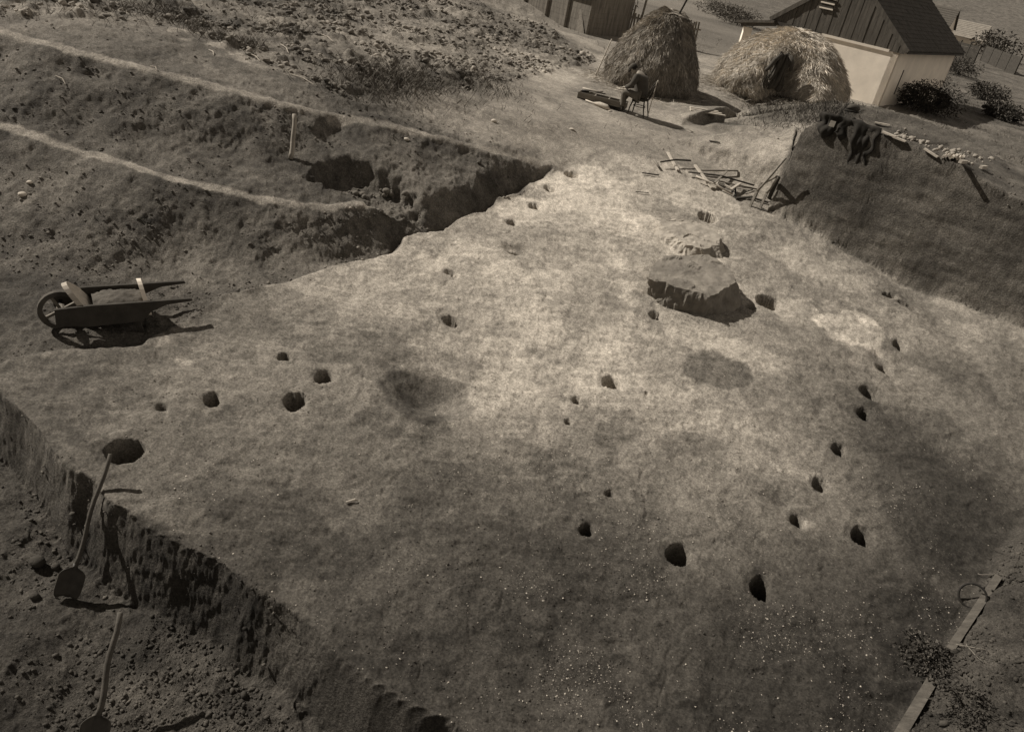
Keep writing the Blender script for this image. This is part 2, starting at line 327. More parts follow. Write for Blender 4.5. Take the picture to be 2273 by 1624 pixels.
# ------------------------------------------------------------------ ground mesh (rings widen with distance from the photographer's stand)
NR = 1330
ang = np.radians(np.concatenate([np.linspace(-64, -45.2, 60), np.linspace(-45, 45, 1480), np.linspace(45.2, 64, 60)])); NA = len(ang)
cr = np.concatenate([np.geomspace(3.0, 75, 1400), np.geomspace(76, 1500, 90)]); AA, RR = np.meshgrid(ang, cr, indexing='ij')
CZ = sample(G, RR*np.sin(AA), RR*np.cos(AA)); dr = np.diff(RR, axis=1); dz = np.diff(CZ, axis=1); mr_ = (RR[:, 1:]+RR[:, :-1])/2; sl3 = np.hypot(mr_, CAM_H-2)
met = (np.abs(dr)*(.30+.9*CAM_H/(sl3+CAM_H))+.75*np.abs(dz))/(sl3)+.0004; cum = np.concatenate([np.zeros((NA, 1)), np.cumsum(met, 1)], 1)
RR = np.stack([np.interp(np.linspace(0, cum[k, -1], NR), cum[k], cr) for k in range(NA)]); AA = np.repeat(ang[:, None], NR, 1)
for _ in range(3):
    q_ = np.concatenate([RR[:1]]*5+[RR]+[RR[-1:]]*5); c_ = np.cumsum(np.concatenate([np.zeros((1, NR)), q_]), 0); RR = (c_[11:]-c_[:-11])/11
TX = (RR*np.sin(AA)).ravel(); TY = (RR*np.cos(AA)).ravel()
TZ = ground_z(TX, TY)
# far hills, added in place of the hazy band on the horizon
dist = np.hypot(TX, TY)
TZ += sstep(260, 900, dist)*(34+9*fbm(TX, TY, 420., 3, 101))
# tone: soil brightness by zone, floor darker towards the near side
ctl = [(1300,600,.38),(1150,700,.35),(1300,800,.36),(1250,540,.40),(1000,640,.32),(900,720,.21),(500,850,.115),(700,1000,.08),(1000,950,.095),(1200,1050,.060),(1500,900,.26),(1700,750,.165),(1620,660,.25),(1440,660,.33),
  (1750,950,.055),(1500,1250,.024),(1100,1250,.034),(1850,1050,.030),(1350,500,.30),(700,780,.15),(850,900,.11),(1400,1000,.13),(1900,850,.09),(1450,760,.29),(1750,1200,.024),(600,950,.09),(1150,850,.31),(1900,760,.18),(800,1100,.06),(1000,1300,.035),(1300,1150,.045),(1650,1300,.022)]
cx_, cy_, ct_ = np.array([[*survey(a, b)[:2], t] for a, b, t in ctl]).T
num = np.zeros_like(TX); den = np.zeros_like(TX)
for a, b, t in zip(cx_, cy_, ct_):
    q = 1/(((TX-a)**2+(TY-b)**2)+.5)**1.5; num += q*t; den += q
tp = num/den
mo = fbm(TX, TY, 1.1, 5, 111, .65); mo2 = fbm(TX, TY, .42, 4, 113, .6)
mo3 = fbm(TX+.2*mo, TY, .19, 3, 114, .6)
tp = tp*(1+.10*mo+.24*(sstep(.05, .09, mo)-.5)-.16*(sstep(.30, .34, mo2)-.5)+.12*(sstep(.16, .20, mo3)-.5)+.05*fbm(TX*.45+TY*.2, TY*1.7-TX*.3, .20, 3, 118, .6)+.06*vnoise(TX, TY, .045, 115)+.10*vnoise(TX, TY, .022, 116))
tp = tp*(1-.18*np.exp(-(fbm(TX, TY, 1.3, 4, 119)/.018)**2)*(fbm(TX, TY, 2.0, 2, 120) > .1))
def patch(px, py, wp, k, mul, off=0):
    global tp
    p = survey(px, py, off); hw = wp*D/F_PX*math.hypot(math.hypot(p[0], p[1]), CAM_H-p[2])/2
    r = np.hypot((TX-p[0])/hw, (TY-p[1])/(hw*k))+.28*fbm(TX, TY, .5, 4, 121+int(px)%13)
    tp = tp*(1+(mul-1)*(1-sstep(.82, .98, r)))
for a in [(1680,748,110,1.1,2.3),(1470,815,100,.9,.55),(1560,780,90,.7,1.1),(1550,960,110,.6,1.2),(612,765,40,.9,1.8),(650,800,26,.6,1.5),(1150,960,120,.5,1.1),(1030,850,160,.75,.55),(1250,930,150,.3,1.15),(1450,700,80,.7,1.1),(1330,900,50,1.4,.8),(930,780,40,1.5,.85),(1610,1050,50,.5,1.6)]: patch(*a)  # the patch over the wide hollow paints its shade into the tone
pl = sample(M_pl, TX, TY); fd = sample(M_fd, TX, TY); pa = sample(M_pa, TX, TY); bk = sample(M_bk, TX, TY)
n1 = fbm(TX, TY, 1.4, 5, 131, .6); n2 = fbm(TX, TY, .25, 3, 141)
tone = (.068+.040*sstep(9.4, 10.2, TY))*(1+.35*n1+.25*n2)                                              # dug dark soil
wild = sstep(18.5, 21, TY)*(1-fd)*(TX > -8); trod = sstep(15.5, 17.5, TY-0.02*TX)*(1-pl)*sstep(-7, -2, TX)*(1-bk)
tone = tone*(1-trod)+trod*.25*(1+.3*n1+.12*n2)
tone = tone*(1-fd)+fd*.17*(1+.35*n1+.3*n2)
upper = sstep(3.1, 3.5, TZ)*(TX < 0)*(1-fd); tone = tone*(1-upper)+upper*.20*(1+.3*n1)
tone = tone*(1-bk)+bk*.086*(1+.30*vnoise3(TX*.1, TY*.1, TZ, .05, 193)+.15*vnoise3(TX*.2, TY*.2, TZ, .13, 195))*(1+.25*n1+.15*n2)*(1+.25*fbm3(TX*.3, TY*.3, TZ, .25, 3, 191))
farr = sstep(32, 45, dist)*(TX > -2); tone = tone*(1-farr)+farr*(.15+.17*sstep(150, 380, dist))*(1+.35*fbm(TX, TY, 9., 4, 151))  # far ground paled with distance, haze painted into its tone
east = sstep(12, 14, TX+.0*TY)*sstep(14, 20, TY); tone = tone*(1-east)+east*.11*(1+.3*n1)
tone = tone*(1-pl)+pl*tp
pa = sstep(.25, .8, pa+.45*fbm(TX, TY, .28, 4, 145)*(pa > .02)); tone = tone*(1-pa)+pa*.26*(1+.25*n2)
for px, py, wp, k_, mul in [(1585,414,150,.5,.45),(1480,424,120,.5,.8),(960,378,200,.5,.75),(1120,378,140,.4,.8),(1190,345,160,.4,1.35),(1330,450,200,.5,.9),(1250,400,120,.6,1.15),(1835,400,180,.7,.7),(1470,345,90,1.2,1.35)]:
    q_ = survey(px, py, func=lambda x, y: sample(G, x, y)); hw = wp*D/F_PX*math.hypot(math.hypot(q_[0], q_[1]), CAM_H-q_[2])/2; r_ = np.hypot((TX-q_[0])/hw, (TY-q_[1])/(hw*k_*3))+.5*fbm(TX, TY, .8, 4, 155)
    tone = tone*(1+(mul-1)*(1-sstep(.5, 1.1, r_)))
tone = np.clip(tone, .02, .6)
idx = np.arange(NA*NR).reshape(NA, NR)
FA = np.stack([idx[:-1, :-1], idx[1:, :-1], idx[1:, 1:], idx[:-1, 1:]], -1).reshape(-1, 4)[:, ::-1]
m_ground = material('soil', .2, .25, 6, 1.0, 34, attr=2, bdist=.03)
TV = np.stack([TX, TY, TZ], 1); Vg = TV.reshape(NA, NR, 3); e1 = np.gradient(Vg, axis=0); e2 = np.gradient(Vg, axis=1); Nn = np.cross(e2, e1).reshape(-1, 3)
Nn /= np.linalg.norm(Nn, axis=1)[:, None]+1e-9; Nn *= np.sign(Nn[:, 2:3])+(Nn[:, 2:3] == 0)
st = np.clip((1-Nn[:, 2])*1.8, 0, 1)*(1-sstep(24, 34, dist))
st[((st > 0) & (pl > .5) & (np.abs(sample(SLOPE, TX, TY)) < .4))] *= .15
inpit = (1-sstep(9.0, 9.6, TY))*(1-pl*0)
d3 = (.045*fbm3(TX, TY, TZ*1.6, .42, 3, 161)*(1-.78*bk)*(1-.65*inpit)+.026*fbm3(TX, TY, TZ, .13, 3, 171)*(1-.7*bk)*(1-.8*inpit)+inpit*.008*fbm3(TX, TY, TZ*.3, .045, 3, 175)-.015)*st
d3 += bk*st*(.016*fbm3(TX*.3, TY*.3, TZ, .15, 3, 181)+.013*fbm3(TX*.14, TY*.14, TZ, .055, 2, 183))
nslot = np.ones(len(TX))
for r_ in [rim[13]*.4+rim[14]*.6]+rim[14:]+[(rim[k]+rim[k+1])/2 for k in range(14, len(rim)-1)]: nslot = np.minimum(nslot, sstep(.22, .42, np.hypot(TX-r_[0], TY-r_[1])))
d3 *= .12+.88*nslot
TV = TV+Nn*d3[:, None]; TX2, TY2, TZ2 = TV.T
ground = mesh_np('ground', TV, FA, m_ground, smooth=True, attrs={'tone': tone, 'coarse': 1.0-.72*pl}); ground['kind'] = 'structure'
# ------------------------------------------------------------------ materials of the things
WOODP = material('pale_wood', .42, .3, 3, .3, 20, stretch=(1, 6, 6)); WOODG = material('grey_wood', .20, .4, 3, .4, 20, stretch=(1, 6, 6))
WOODD = material('dark_wood', .055, .4, 4, .3, 20); IRON = material('dark_iron', .018, .3, 8, .2, 30, rough=.6)
CLOTHD = material('dark_cloth', .028, .4, 8, .3, 60); CLOTHG = material('grey_cloth', .13, .3, 8, .3, 60); CLOTHJ = material('jacket_cloth', .075, .3, 8, .3, 60)
SKIN = material('skin', .30, .1, 8, 0); PLASTER = material('whitewash', .80, .16, 1.2, .25, 12); SHELL = material('pale_daub', .5, .25, 9, .3, 40)
CLAY = material('baked_clay', .20, .45, 2.6, .6, 18, bdist=.03); PLANKM = material('weathered_planks', .10, .5, 2.2, .4, 14, stretch=(5, 5, .6)); TILE = material('roof_tiles', .06, .45, 3, .5, 10)
TILEP = material('pale_roof_tiles', .26, .3, 3, .4, 10); FENCEM = material('fence_boards', .17, .5, 2, .4, 14, stretch=(5, 5, .6)); PAPER = material('paper', .7, .05, 8, 0)
STRAWM = material('straw', .3, .35, 6, .4, 25, attr=True); SOILM = material('loose_soil', .2, .3, 9, .5, 40, attr=True); GRASSM = material('dry_grass', .16, .3, 5, 0, attr=True); LEAFM = material('foliage', .07, .4, 5, 0, attr=True)
WOODM = material('tarred_wood', .09, .4, 6, .3, 20)
class MB:
    def __init__(s): s.v = []; s.f = []
    def add(s, V, Fc):
        o = len(s.v); s.v += [tuple(p) for p in V]; s.f += [tuple(i+o for i in f) for f in Fc]; return s
    def box(s, c, size, R=None, taper=1.0):
        a, b, d = [q/2 for q in size]; c = Vector(c); R = R or Matrix.Identity(3); V = []
        for z in (-d, d):
            t = taper if z > 0 else 1
            for x, y in ((-a, -b), (a, -b), (a, b), (-a, b)): V.append(c+R@Vector((x*t, y*t, z)))
        return s.add(V, [(0,3,2,1),(4,5,6,7),(0,1,5,4),(1,2,6,5),(2,3,7,6),(3,0,4,7)])
    def bar(s, a, b, w, h, roll=0.0):
        """squared timber from a to b"""
        a = Vector(a); b = Vector(b); d = b-a; q = d.to_track_quat('X', 'Z').to_matrix()@Matrix.Rotation(roll, 3, 'X')
        return s.box((a+b)/2, (d.length, w, h), q)
    def tube(s, pts, rad, n=8, cap=True):
        pts = [Vector(p) for p in pts]; V = []; Fc = []
        rad = rad if hasattr(rad, '__len__') else [rad]*len(pts); up = None
        for i, p in enumerate(pts):
            t = (pts[min(i+1, len(pts)-1)]-pts[max(i-1, 0)]).normalized()
            if up is None: up = t.orthogonal().normalized()
            up = (up-t*up.dot(t)).normalized(); sd = t.cross(up)
            for k in range(n):
                a = 2*math.pi*k/n; V.append(p+(up*math.cos(a)+sd*math.sin(a))*rad[i])
        for i in range(len(pts)-1):
            for k in range(n): Fc.append((i*n+k, i*n+(k+1) % n, (i+1)*n+(k+1) % n, (i+1)*n+k))
        if cap: Fc += [tuple(range(n))[::-1], tuple((len(pts)-1)*n+k for k in range(n))]
        return s.add(V, Fc)
    def prism(s, outline, off, thick_vec):
        """outline: 3d points; extruded along thick_vec"""
        n = len(outline); a = [Vector(p)+Vector(off) for p in outline]; b = [p+Vector(thick_vec) for p in a]
        return s.add(a+b, [tuple(range(n))[::-1], tuple(range(n, 2*n))]+[(i, (i+1) % n, n+(i+1) % n, n+i) for i in range(n)])
    def build(s, name, mat, parent=None, smooth=False):
        o = mesh_np(name, np.array([tuple(p) for p in s.v]), [list(f) for f in s.f], mat, parent, smooth); return o
def local_frame(o): return Matrix.Translation(o.location)@Matrix.Rotation(o.rotation_euler.z, 4, 'Z')
def rock_proto(seed, sub=1, rough=.25, flat=.7):
    import bmesh
    bm = bmesh.new(); bmesh.ops.create_icosphere(bm, subdivisions=sub, radius=1); r = np.random.RandomState(seed); k = r.rand(6, 3)*2-1
    for v in bm.verts:
        m = 1+rough*(r.rand()-.5)
        for q in k: m = min(m, 1-.5*max(0, v.co.normalized().dot(Vector(q).normalized())-.72))
        v.co = Vector((v.co.x*m, v.co.y*m*.85, v.co.z*m*flat))
    V = np.array([v.co[:] for v in bm.verts]); Fc = np.array([[v.index for v in f.verts] for f in bm.faces]); bm.free(); return V, Fc
# ------------------------------------------------------------------ loose soil, crumbs, grass
protos = [rock_proto(s, 1) for s in range(8)]; lite = [(V[:12]*1.0, None) for V, F_ in protos]
ico0 = rock_proto(3, 0) if False else None
def scatter(name, X, Y, size, tonev, mat, sink=.25, flat=1.0, label=None, cat=None, sub0=True):
    import bmesh
    bm = bmesh.new(); bmesh.ops.create_icosphere(bm, subdivisions=1 if not sub0 else 0 or 1, radius=1)
    V0 = np.array([v.co[:] for v in bm.verts]); F0 = np.array([[v.index for v in f.verts] for f in bm.faces]); bm.free()
    if sub0:
        bm = bmesh.new(); bmesh.ops.create_icosphere(bm, subdivisions=1, radius=1)
        bm.free(); g = (1+5**.5)/2
        V0 = np.array([(-1,g,0),(1,g,0),(-1,-g,0),(1,-g,0),(0,-1,g),(0,1,g),(0,-1,-g),(0,1,-g),(g,0,-1),(g,0,1),(-g,0,-1),(-g,0,1)], float); V0 /= np.linalg.norm(V0[0])
        F0 = np.array([(0,11,5),(0,5,1),(0,1,7),(0,7,10),(0,10,11),(1,5,9),(5,11,4),(11,10,2),(10,7,6),(7,1,8),(3,9,4),(3,4,2),(3,2,6),(3,6,8),(3,8,9),(4,9,5),(2,4,11),(6,2,10),(8,6,7),(9,8,1)])
    n = len(X); Z = ground_z(X, Y); k = len(V0)
    P = V0[None]*(1+.9*(rng.rand(n, k, 1)-.5)); sc = np.stack([size*(.7+.6*rng.rand(n)), size*(.7+.6*rng.rand(n)), size*(.45+.4*rng.rand(n))*flat], 1)
    P = P*sc[:, None]; a = rng.rand(n)*6.283; ca, sa = np.cos(a)[:, None], np.sin(a)[:, None]
    t = (rng.rand(n)-.5)*.9; ct, st = np.cos(t)[:, None], np.sin(t)[:, None]
    x, y, z = P[..., 0].copy(), P[..., 1].copy(), P[..., 2].copy(); y, z = y*ct-z*st, y*st+z*ct; x, y = x*ca-y*sa, x*sa+y*ca
    V = np.stack([x+X[:, None], y+Y[:, None], z+(Z+size*(.45-sink)*flat)[:, None]], -1).reshape(-1, 3)
    Fc = (F0[None]+(np.arange(n)*k)[:, None, None]).reshape(-1, 3)
    o = mesh_np(name, V, Fc, mat, attrs={'tone': np.repeat(tonev, k)}); tag(o, label, cat, kind='stuff'); return o
ground_tone = lambda X, Y: None
TR = np.full((NX//2+1, NY//2+1), .1, np.float32); _i = ((TX-X0)/(RS*2)).astype(int); _j = ((TY-Y0)/(RS*2)).astype(int); _k = (_i >= 0) & (_j >= 0) & (_i < TR.shape[0]) & (_j < TR.shape[1]); TR[_i[_k], _j[_k]] = tone[_k]
def tone_at(X, Y): return TR[np.clip(((X-X0)/(RS*2)).astype(int), 0, TR.shape[0]-1), np.clip(((Y-Y0)/(RS*2)).astype(int), 0, TR.shape[1]-1)]
def fan_points(n, r0, r1, a0=-50, a1=50, p=1.0):
    """points spread more densely close by, as far ones are too small to see"""
    r = r0*(r1/r0)**(rng.rand(n)**p); a = np.radians(a0+(a1-a0)*rng.rand(n)); return r*np.sin(a), r*np.cos(a)
X, Y = fan_points(520000, 3.6, 34, -46, 46)
pl_ = sample(M_pl, X, Y); pa_ = sample(M_pa, X, Y); fd_ = sample(M_fd, X, Y); sp_ = sample(SLOPE, X, Y); cl = fbm(X, Y, .8, 4, 201)*1.3-.05
trod_ = sstep(15.5, 17.5, Y)*(X > -2)*(X < 12)*(1-fd_); flat_ = (sp_ < .25)
prob = (1-pl_)*(1-pa_)*(1-.93*trod_)*(.25+.75*np.clip(sp_*1.4, 0, 1)+.45*fd_)*np.clip(.55+cl, .05, 1)
near_rim = np.zeros(len(X), bool)
for r_ in rim[13:]: near_rim |= np.hypot(X-r_[0], Y-r_[1]) < .34
prob = prob*(1-.97*near_rim)*(1-.9*sstep(.9, 1.6, sp_))*(1-.5*sstep(9.4, 10.2, Y)*(1-fd_))
keep = rng.rand(len(X)) < prob*.5; X, Y = X[keep], Y[keep]; fd_ = fd_[keep]
size = (.0035+.019*rng.rand(len(X))**5)*(1+1.6*fd_)*(1+.028*np.hypot(X, Y)); bigk = rng.rand(len(X)) < .006; size[bigk] *= 2.0
scatter('loose_soil_clods', X, Y, size, tone_at(X, Y)*(.85+.5*rng.rand(len(X))**2), SOILM, label='loose crumbly soil clods strewn over dug slopes and field', cat='soil clods')
# a little grit on the clean floor
X, Y = fan_points(36000, 4.5, 20, -40, 45); k = (sample(M_pl, X, Y) > .5) & (rng.rand(len(X)) < np.clip(.25+fbm(X, Y, 1.3, 3, 205), 0.03, 1)*.7); X, Y = X[k], Y[k]
scatter('soil_crumbs', X, Y, .003+.008*rng.rand(len(X))**4, tone_at(X, Y)*(.9+.6*rng.rand(len(X))), SOILM, sink=.2, label='fine dark soil crumbs scattered on the cleaned excavation floor', cat='soil crumbs')
# pale flecks of daub and shell
X, Y = fan_points(420000, 3.8, 15, -42, 48)
cl = fbm(X, Y, .9, 4, 211); vx = survey(1000, 900)[1]
k = (sample(M_pl, X, Y) > .5) & ((Y < 9.3+.42*X+1.2*vnoise(X, Y, 2, 8)) | (rng.rand(len(X)) < .22)) & (rng.rand(len(X)) < np.clip(cl*1.6-.1, 0.07, .9)*.33); X, Y = X[k], Y[k]
scatter('daub_flecks', X, Y, (.002+.0095*rng.rand(len(X))**7), .16+.30*rng.rand(len(X))**1.5, SOILM, sink=.3, flat=.45, label='white flecks of crushed daub and shell on the dark floor', cat='daub flecks')
def blades(name, X, Y, Z, L, W_, lean, tonev, mat, parent=None, dirs=None, label=None, cat=None, kind=None):
    n = len(X); a = rng.rand(n)*6.283
    if dirs is None: d = np.stack([np.cos(a)*lean, np.sin(a)*lean, np.ones(n)], 1)
    else: d = dirs
    d = d/np.linalg.norm(d, axis=1)[:, None]; b = rng.rand(n)*6.283; sd = np.cross(d, np.stack([np.cos(b), np.sin(b), np.zeros(n)+.3], 1)); sd /= np.linalg.norm(sd, axis=1)[:, None]+1e-6
    P = np.stack([X, Y, Z], 1); L = L[:, None]; W_ = np.asarray(W_)*np.ones(n); W_ = W_[:, None]
    bend = np.stack([np.cos(a), np.sin(a), -np.ones(n)*.6], 1)*L*.18
    V = np.stack([P-sd*W_, P+sd*W_, P+d*L*.55+sd*W_*.8+bend*.3, P+d*L*.55-sd*W_*.8+bend*.3, P+d*L+bend+sd*W_*.25, P+d*L+bend-sd*W_*.25], 1).reshape(-1, 3)
    i = np.arange(n)[:, None]*6; Fc = np.concatenate([i+np.array([[0,1,2,3]]), i+np.array([[3,2,4,5]])])
    o = mesh_np(name, V, Fc, mat, parent, attrs={'tone': np.repeat(tonev, 6)}); tag(o, label, cat, kind=kind); return o
# dry grass: tufts along the field edge, on the bank by the baulk, on the waste ground behind
def tufts(cx, cy, n, r, hgt, tone0):
    X = cx+rng.randn(n)*r; Y = cy+rng.randn(n)*r; return X, Y, np.full(n, hgt)*(.5+rng.rand(n)), np.full(n, tone0)*(.6+.8*rng.rand(n))
T = []
for px, py, n, r, h in [(960,378,500,.55,.22),(985,370,400,.5,.25),(1010,380,350,.6,.18),(905,375,300,.5,.15),(1060,375,350,.7,.14),(1100,372,300,.6,.14),(1120,382,300,.6,.12),(745,315,200,.25,.2),(620,262,200,.3,.22),(655,282,200,.3,.2),(690,300,150,.3,.18),(800,300,150,.3,.15),(560,262,150,.4,.15),(950,385,260,.5,.12)]:
    p = survey(px, py, func=lambda x, y: sample(G, x, y)); T.append(tufts(p[0], p[1], n, r, h, .12))
X, Y = fan_points(90000, 18, 60, -45, 48); fdm = sample(M_fd, X, Y); cl = fbm(X, Y, 2.5, 3, 221)
eastm = (X > 6+.25*(Y-20)) & (Y > 20) | (X > 12); k = (rng.rand(len(X)) < np.clip(cl, 0, 1)*(.30*fdm*(X < 0)+.9*eastm+.10)); k &= ~((X > -2) & (X < 6.5) & (Y < 30) & (cl < .5))
T.append((X[k], Y[k], (.05+.10*rng.rand(k.sum()))*(1+.01*Y[k]), .09+.10*rng.rand(k.sum())))
for px, py, n, r in [(1560,408,900,.5),(1590,415,900,.6),(1540,414,500,.4),(1620,420,700,.5),(1650,412,400,.4)]:
    p = survey(px, py, func=lambda x, y: sample(G, x, y)); T.append(tufts(p[0], p[1], n, r, .12, .08))
X, Y, L_, tn = [np.concatenate([t[i] for t in T]) for i in range(4)]
blades('dry_grass', X, Y, ground_z(X, Y)-.01, L_, .003+.00018*Y, .55, tn, GRASSM, label='dry grass and weeds growing along the field edge', cat='grass', kind='stuff')
# ------------------------------------------------------------------ the clay hearth blocks left standing on the floor
def ring(pts, n=56):
    P = np.array(pts); c = P[:, :2].mean(0); a = np.arctan2(P[:, 1]-c[1], P[:, 0]-c[0]); o = np.argsort(a); a = a[o]; r = np.hypot(P[o, 0]-c[0], P[o, 1]-c[1])
    t = np.linspace(-math.pi, math.pi, n, endpoint=False); rr = np.interp(t, np.concatenate([[a[-1]-2*math.pi], a, [a[0]+2*math.pi]]), np.concatenate([[r[-1]], r, [r[0]]]))
    return c, t, rr
def clay_block(name, base_px, top_px, h, u0, v0, sc, seed, rough=1.0):
    """a flat topped lump: matching corners of its foot and of its top edge, read off the survey photograph"""
    conv = lambda p: ((u0+p[0]*sc)/D, (v0+p[1]*sc)/D); m = len(base_px); SUB = 9; n = m*SUB
    B_ = np.array([survey(*conv(p)) for p in base_px]); cz = base_z(B_[:, 1].min())
    T_ = np.array([survey(*conv(p), off=h) for p in top_px]); B_[:, 2] -= .0
    res_ = lambda P: np.concatenate([[P[k]*(1-f)+P[(k+1) % m]*f for f in np.arange(SUB)/SUB] for k in range(m)])
    Bp, Tp = res_(B_), res_(T_); Bp[:, 2] -= .05; V = []; NRG = 14; sn = np.arange(n)
    for k in range(NRG+1):
        f = k/NRG; Q = Bp*(1-f)+Tp*f; V.append(Q)
    ct = Tp.mean(0)
    for k in range(1, 22): f = 1-k/22; V.append(ct+(Tp-ct)*f)
    NV = len(V); V = np.concatenate(V+[ct[None]]); dir_ = V[:, :2]-ct[:2]; dl = np.linalg.norm(dir_, axis=1)+1e-6; dir_ /= dl[:, None]
    onside = np.clip(1-np.maximum(0, (np.arange(len(V))//n-NRG))/2.5, 0, 1)
    x, y, z = V.T.copy(); q = fbm3(x, y, z, .22, 4, seed)*.040+.022*np.abs(fbm3(x, y, z*.35, .09, 3, seed+3))-.015+.02*fbm3(x, y, z*.2, .05, 2, seed+5)
    V[:, :2] += dir_*(q*onside*rough)[:, None]; V[:, 2] += (.022*fbm3(x, y, z*0, .30, 3, seed+7)+.005*fbm3(x, y, z*0, .07, 2, seed+9)+.02*sstep(-.02, .05, fbm(x, y, .5, 3, seed+11))-.02)*rough*(np.arange(len(V))//n >= NRG)
    idx = np.arange(NV*n).reshape(NV, n); q4 = np.stack([idx[:-1], np.roll(idx[:-1], -1, 1), np.roll(idx[1:], -1, 1), idx[1:]], -1).reshape(-1, 4)
    faces = [list(map(int, f)) for f in q4]+[[int(idx[-1, i]), int(idx[-1, (i+1) % n]), NV*n] for i in range(n)]
    return mesh_np(name, V, faces, CLAY)
o = clay_block('clay_hearth', [(430,872),(500,915),(600,972),(720,1012),(862,1042),(1000,1035),(1185,962),(1200,890),(1140,760),(980,640),(760,615),(560,640),(440,750)],
  [(447,738),(505,768),(600,800),(790,850),(932,888),(1035,832),(1140,772),(1100,690),(1000,603),(900,562),(720,563),(572,580),(484,650)], .345, 2300, 950, .352, 301)
tag(o, 'large angular flat topped clay block on the pale floor, its steep dark side facing right', 'hearth')
o = clay_block('clay_hearth', [(525,330),(500,378),(600,462),(668,517),(740,557),(900,570),(1035,574),(1060,505),(985,385),(830,288),(650,272)],
  [(560,302),(548,335),(640,386),(680,447),(742,492),(868,520),(995,478),(1032,440),(948,362),(820,302),(665,288)], .10, 2300, 950, .352, 331)
o.data.materials[0] = material('pale_clay', .31, .35, 3, .5, 20)
tag(o, 'low crumbling clay slab just behind the large angular clay block', 'hearth')
# ------------------------------------------------------------------ wheelbarrow
zb = gz(-5.2, 8.9)-.02; wb = empty('wheelbarrow', (-5.22, 8.93, zb), math.atan2(.90, 1.29))
tag(wb, 'wooden wheelbarrow filled with earth, its dark plank side turned to the viewer', 'wheelbarrow')
for sy in (-1, 1):
    prof = [(-.80,.20),(-.80,.42),(-.40,.45),(.30,.46),(.80,.47),(.82,.435),(.50,.40),(.30,.31),(.20,.18),(-.45,.15)]
    MB().prism([(x, 0, z) for x, z in prof], (0, sy*.27-.02, 0), (0, .04, 0)).build('side_plank', WOODD, wb)
    MB().bar((.12, sy*.24, .28), (.18, sy*.25, 0), .05, .05).build('leg', WOODD, wb)
wh = MB(); R = .27; N = 28; cx, cz = -.72, R+.0
for k in range(N):
    a0, a1 = 2*math.pi*k/N, 2*math.pi*(k+1)/N
    V = []
    for a in (a0, a1):
        for r in (R-.06, R):
            for y in (-.03, .03): V.append((cx+r*math.cos(a), y, cz+r*math.sin(a)))
    wh.add(V, [(0,4,5,1),(2,3,7,6),(0,2,6,4),(1,5,7,3)])
wl = MB(); wl.v, wl.f = wh.v, wh.f; whe = wl.build('wheel', WOODM, wb)
for k in range(2):
    a = .5+k*math.pi/2; MB().bar((cx-math.cos(a)*R*.9, 0, cz-math.sin(a)*R*.9), (cx+math.cos(a)*R*.9, 0, cz+math.sin(a)*R*.9), .03, .035).build('spoke', WOODG, whe)
MB().tube([(cx, -.27, cz), (cx, .27, cz)], .025, 10).build('axle', IRON, whe)
MB().tube([(cx, -.07, cz), (cx, .07, cz)], .055, 12).build('hub', WOODG, whe)
hb = [(0, -.24+.48*i/10, .30+.33*math.sin(math.pi*(.10+.80*i/10))**.8) for i in range(11)]
MB().prism([(-.75*(z-.24), y, z) for x, y, z in hb]+[(0, .24, .24), (0, -.24, .24)], (-.40, 0, 0), (.06, 0, .02)).build('front_board', WOODP, wb)
MB().prism([(-.22*(z-.24), y, z+.02) for x, y, z in hb]+[(0, .24, .24), (0, -.24, .24)], (.26, 0, 0), (.055, 0, 0)).build('rear_board', PAPER, wb)
MB().box((-.08, 0, .245), (.70, .50, .03)).build('floor_board', WOODD, wb)
gx = np.linspace(-.36, .24, 26); gy = np.linspace(-.245, .245, 20); XX, YY = np.meshgrid(gx, gy, indexing='ij')
ZZ = .385+.07*(1-(YY/.25)**2)*(1-((XX+.06)/.34)**2)+.02*fbm(XX, YY, .12, 3, 401)+.012*fbm(XX, YY, .04, 2, 402)
ii = np.arange(26*20).reshape(26, 20); q = np.stack([ii[:-1, :-1], ii[1:, :-1], ii[1:, 1:], ii[:-1, 1:]], -1).reshape(-1, 4)
mesh_np('earth_load', np.stack([XX.ravel(), YY.ravel(), ZZ.ravel()], 1), q, SOILM, wb, attrs={'tone': np.full(520, .09)})
# ------------------------------------------------------------------ tools and poles
def pole(name, a, b, r0, r1, mat, label, cat, group=None, bend=0.0, n=8, parts=None):
    a = Vector(a); b = Vector(b); e = empty(name, a); sd = (b-a).cross(Vector((0, 0, 1))).normalized()
    pts = []; rr = []
    for k in range(n+1):
        f = k/n; pts.append((b-a)*f+sd*bend*math.sin(math.pi*f)+sd*bend*.3*math.sin(3*math.pi*f)); rr.append(r0+(r1-r0)*f)
    m = MB().tube(pts, rr, 8)
    if parts is None:
        bpy.data.objects.remove(e); o = m.build(name, mat, None, True); o.location = a; tag(o, label, cat, group); return o
    h = m.build(parts, mat, e, True); tag(e, label, cat, group); return e
def P(px, py, z=None, lift=0.0):
    return Vector(survey(px, py, absz=z)) if z is not None else at(px, py, lift)
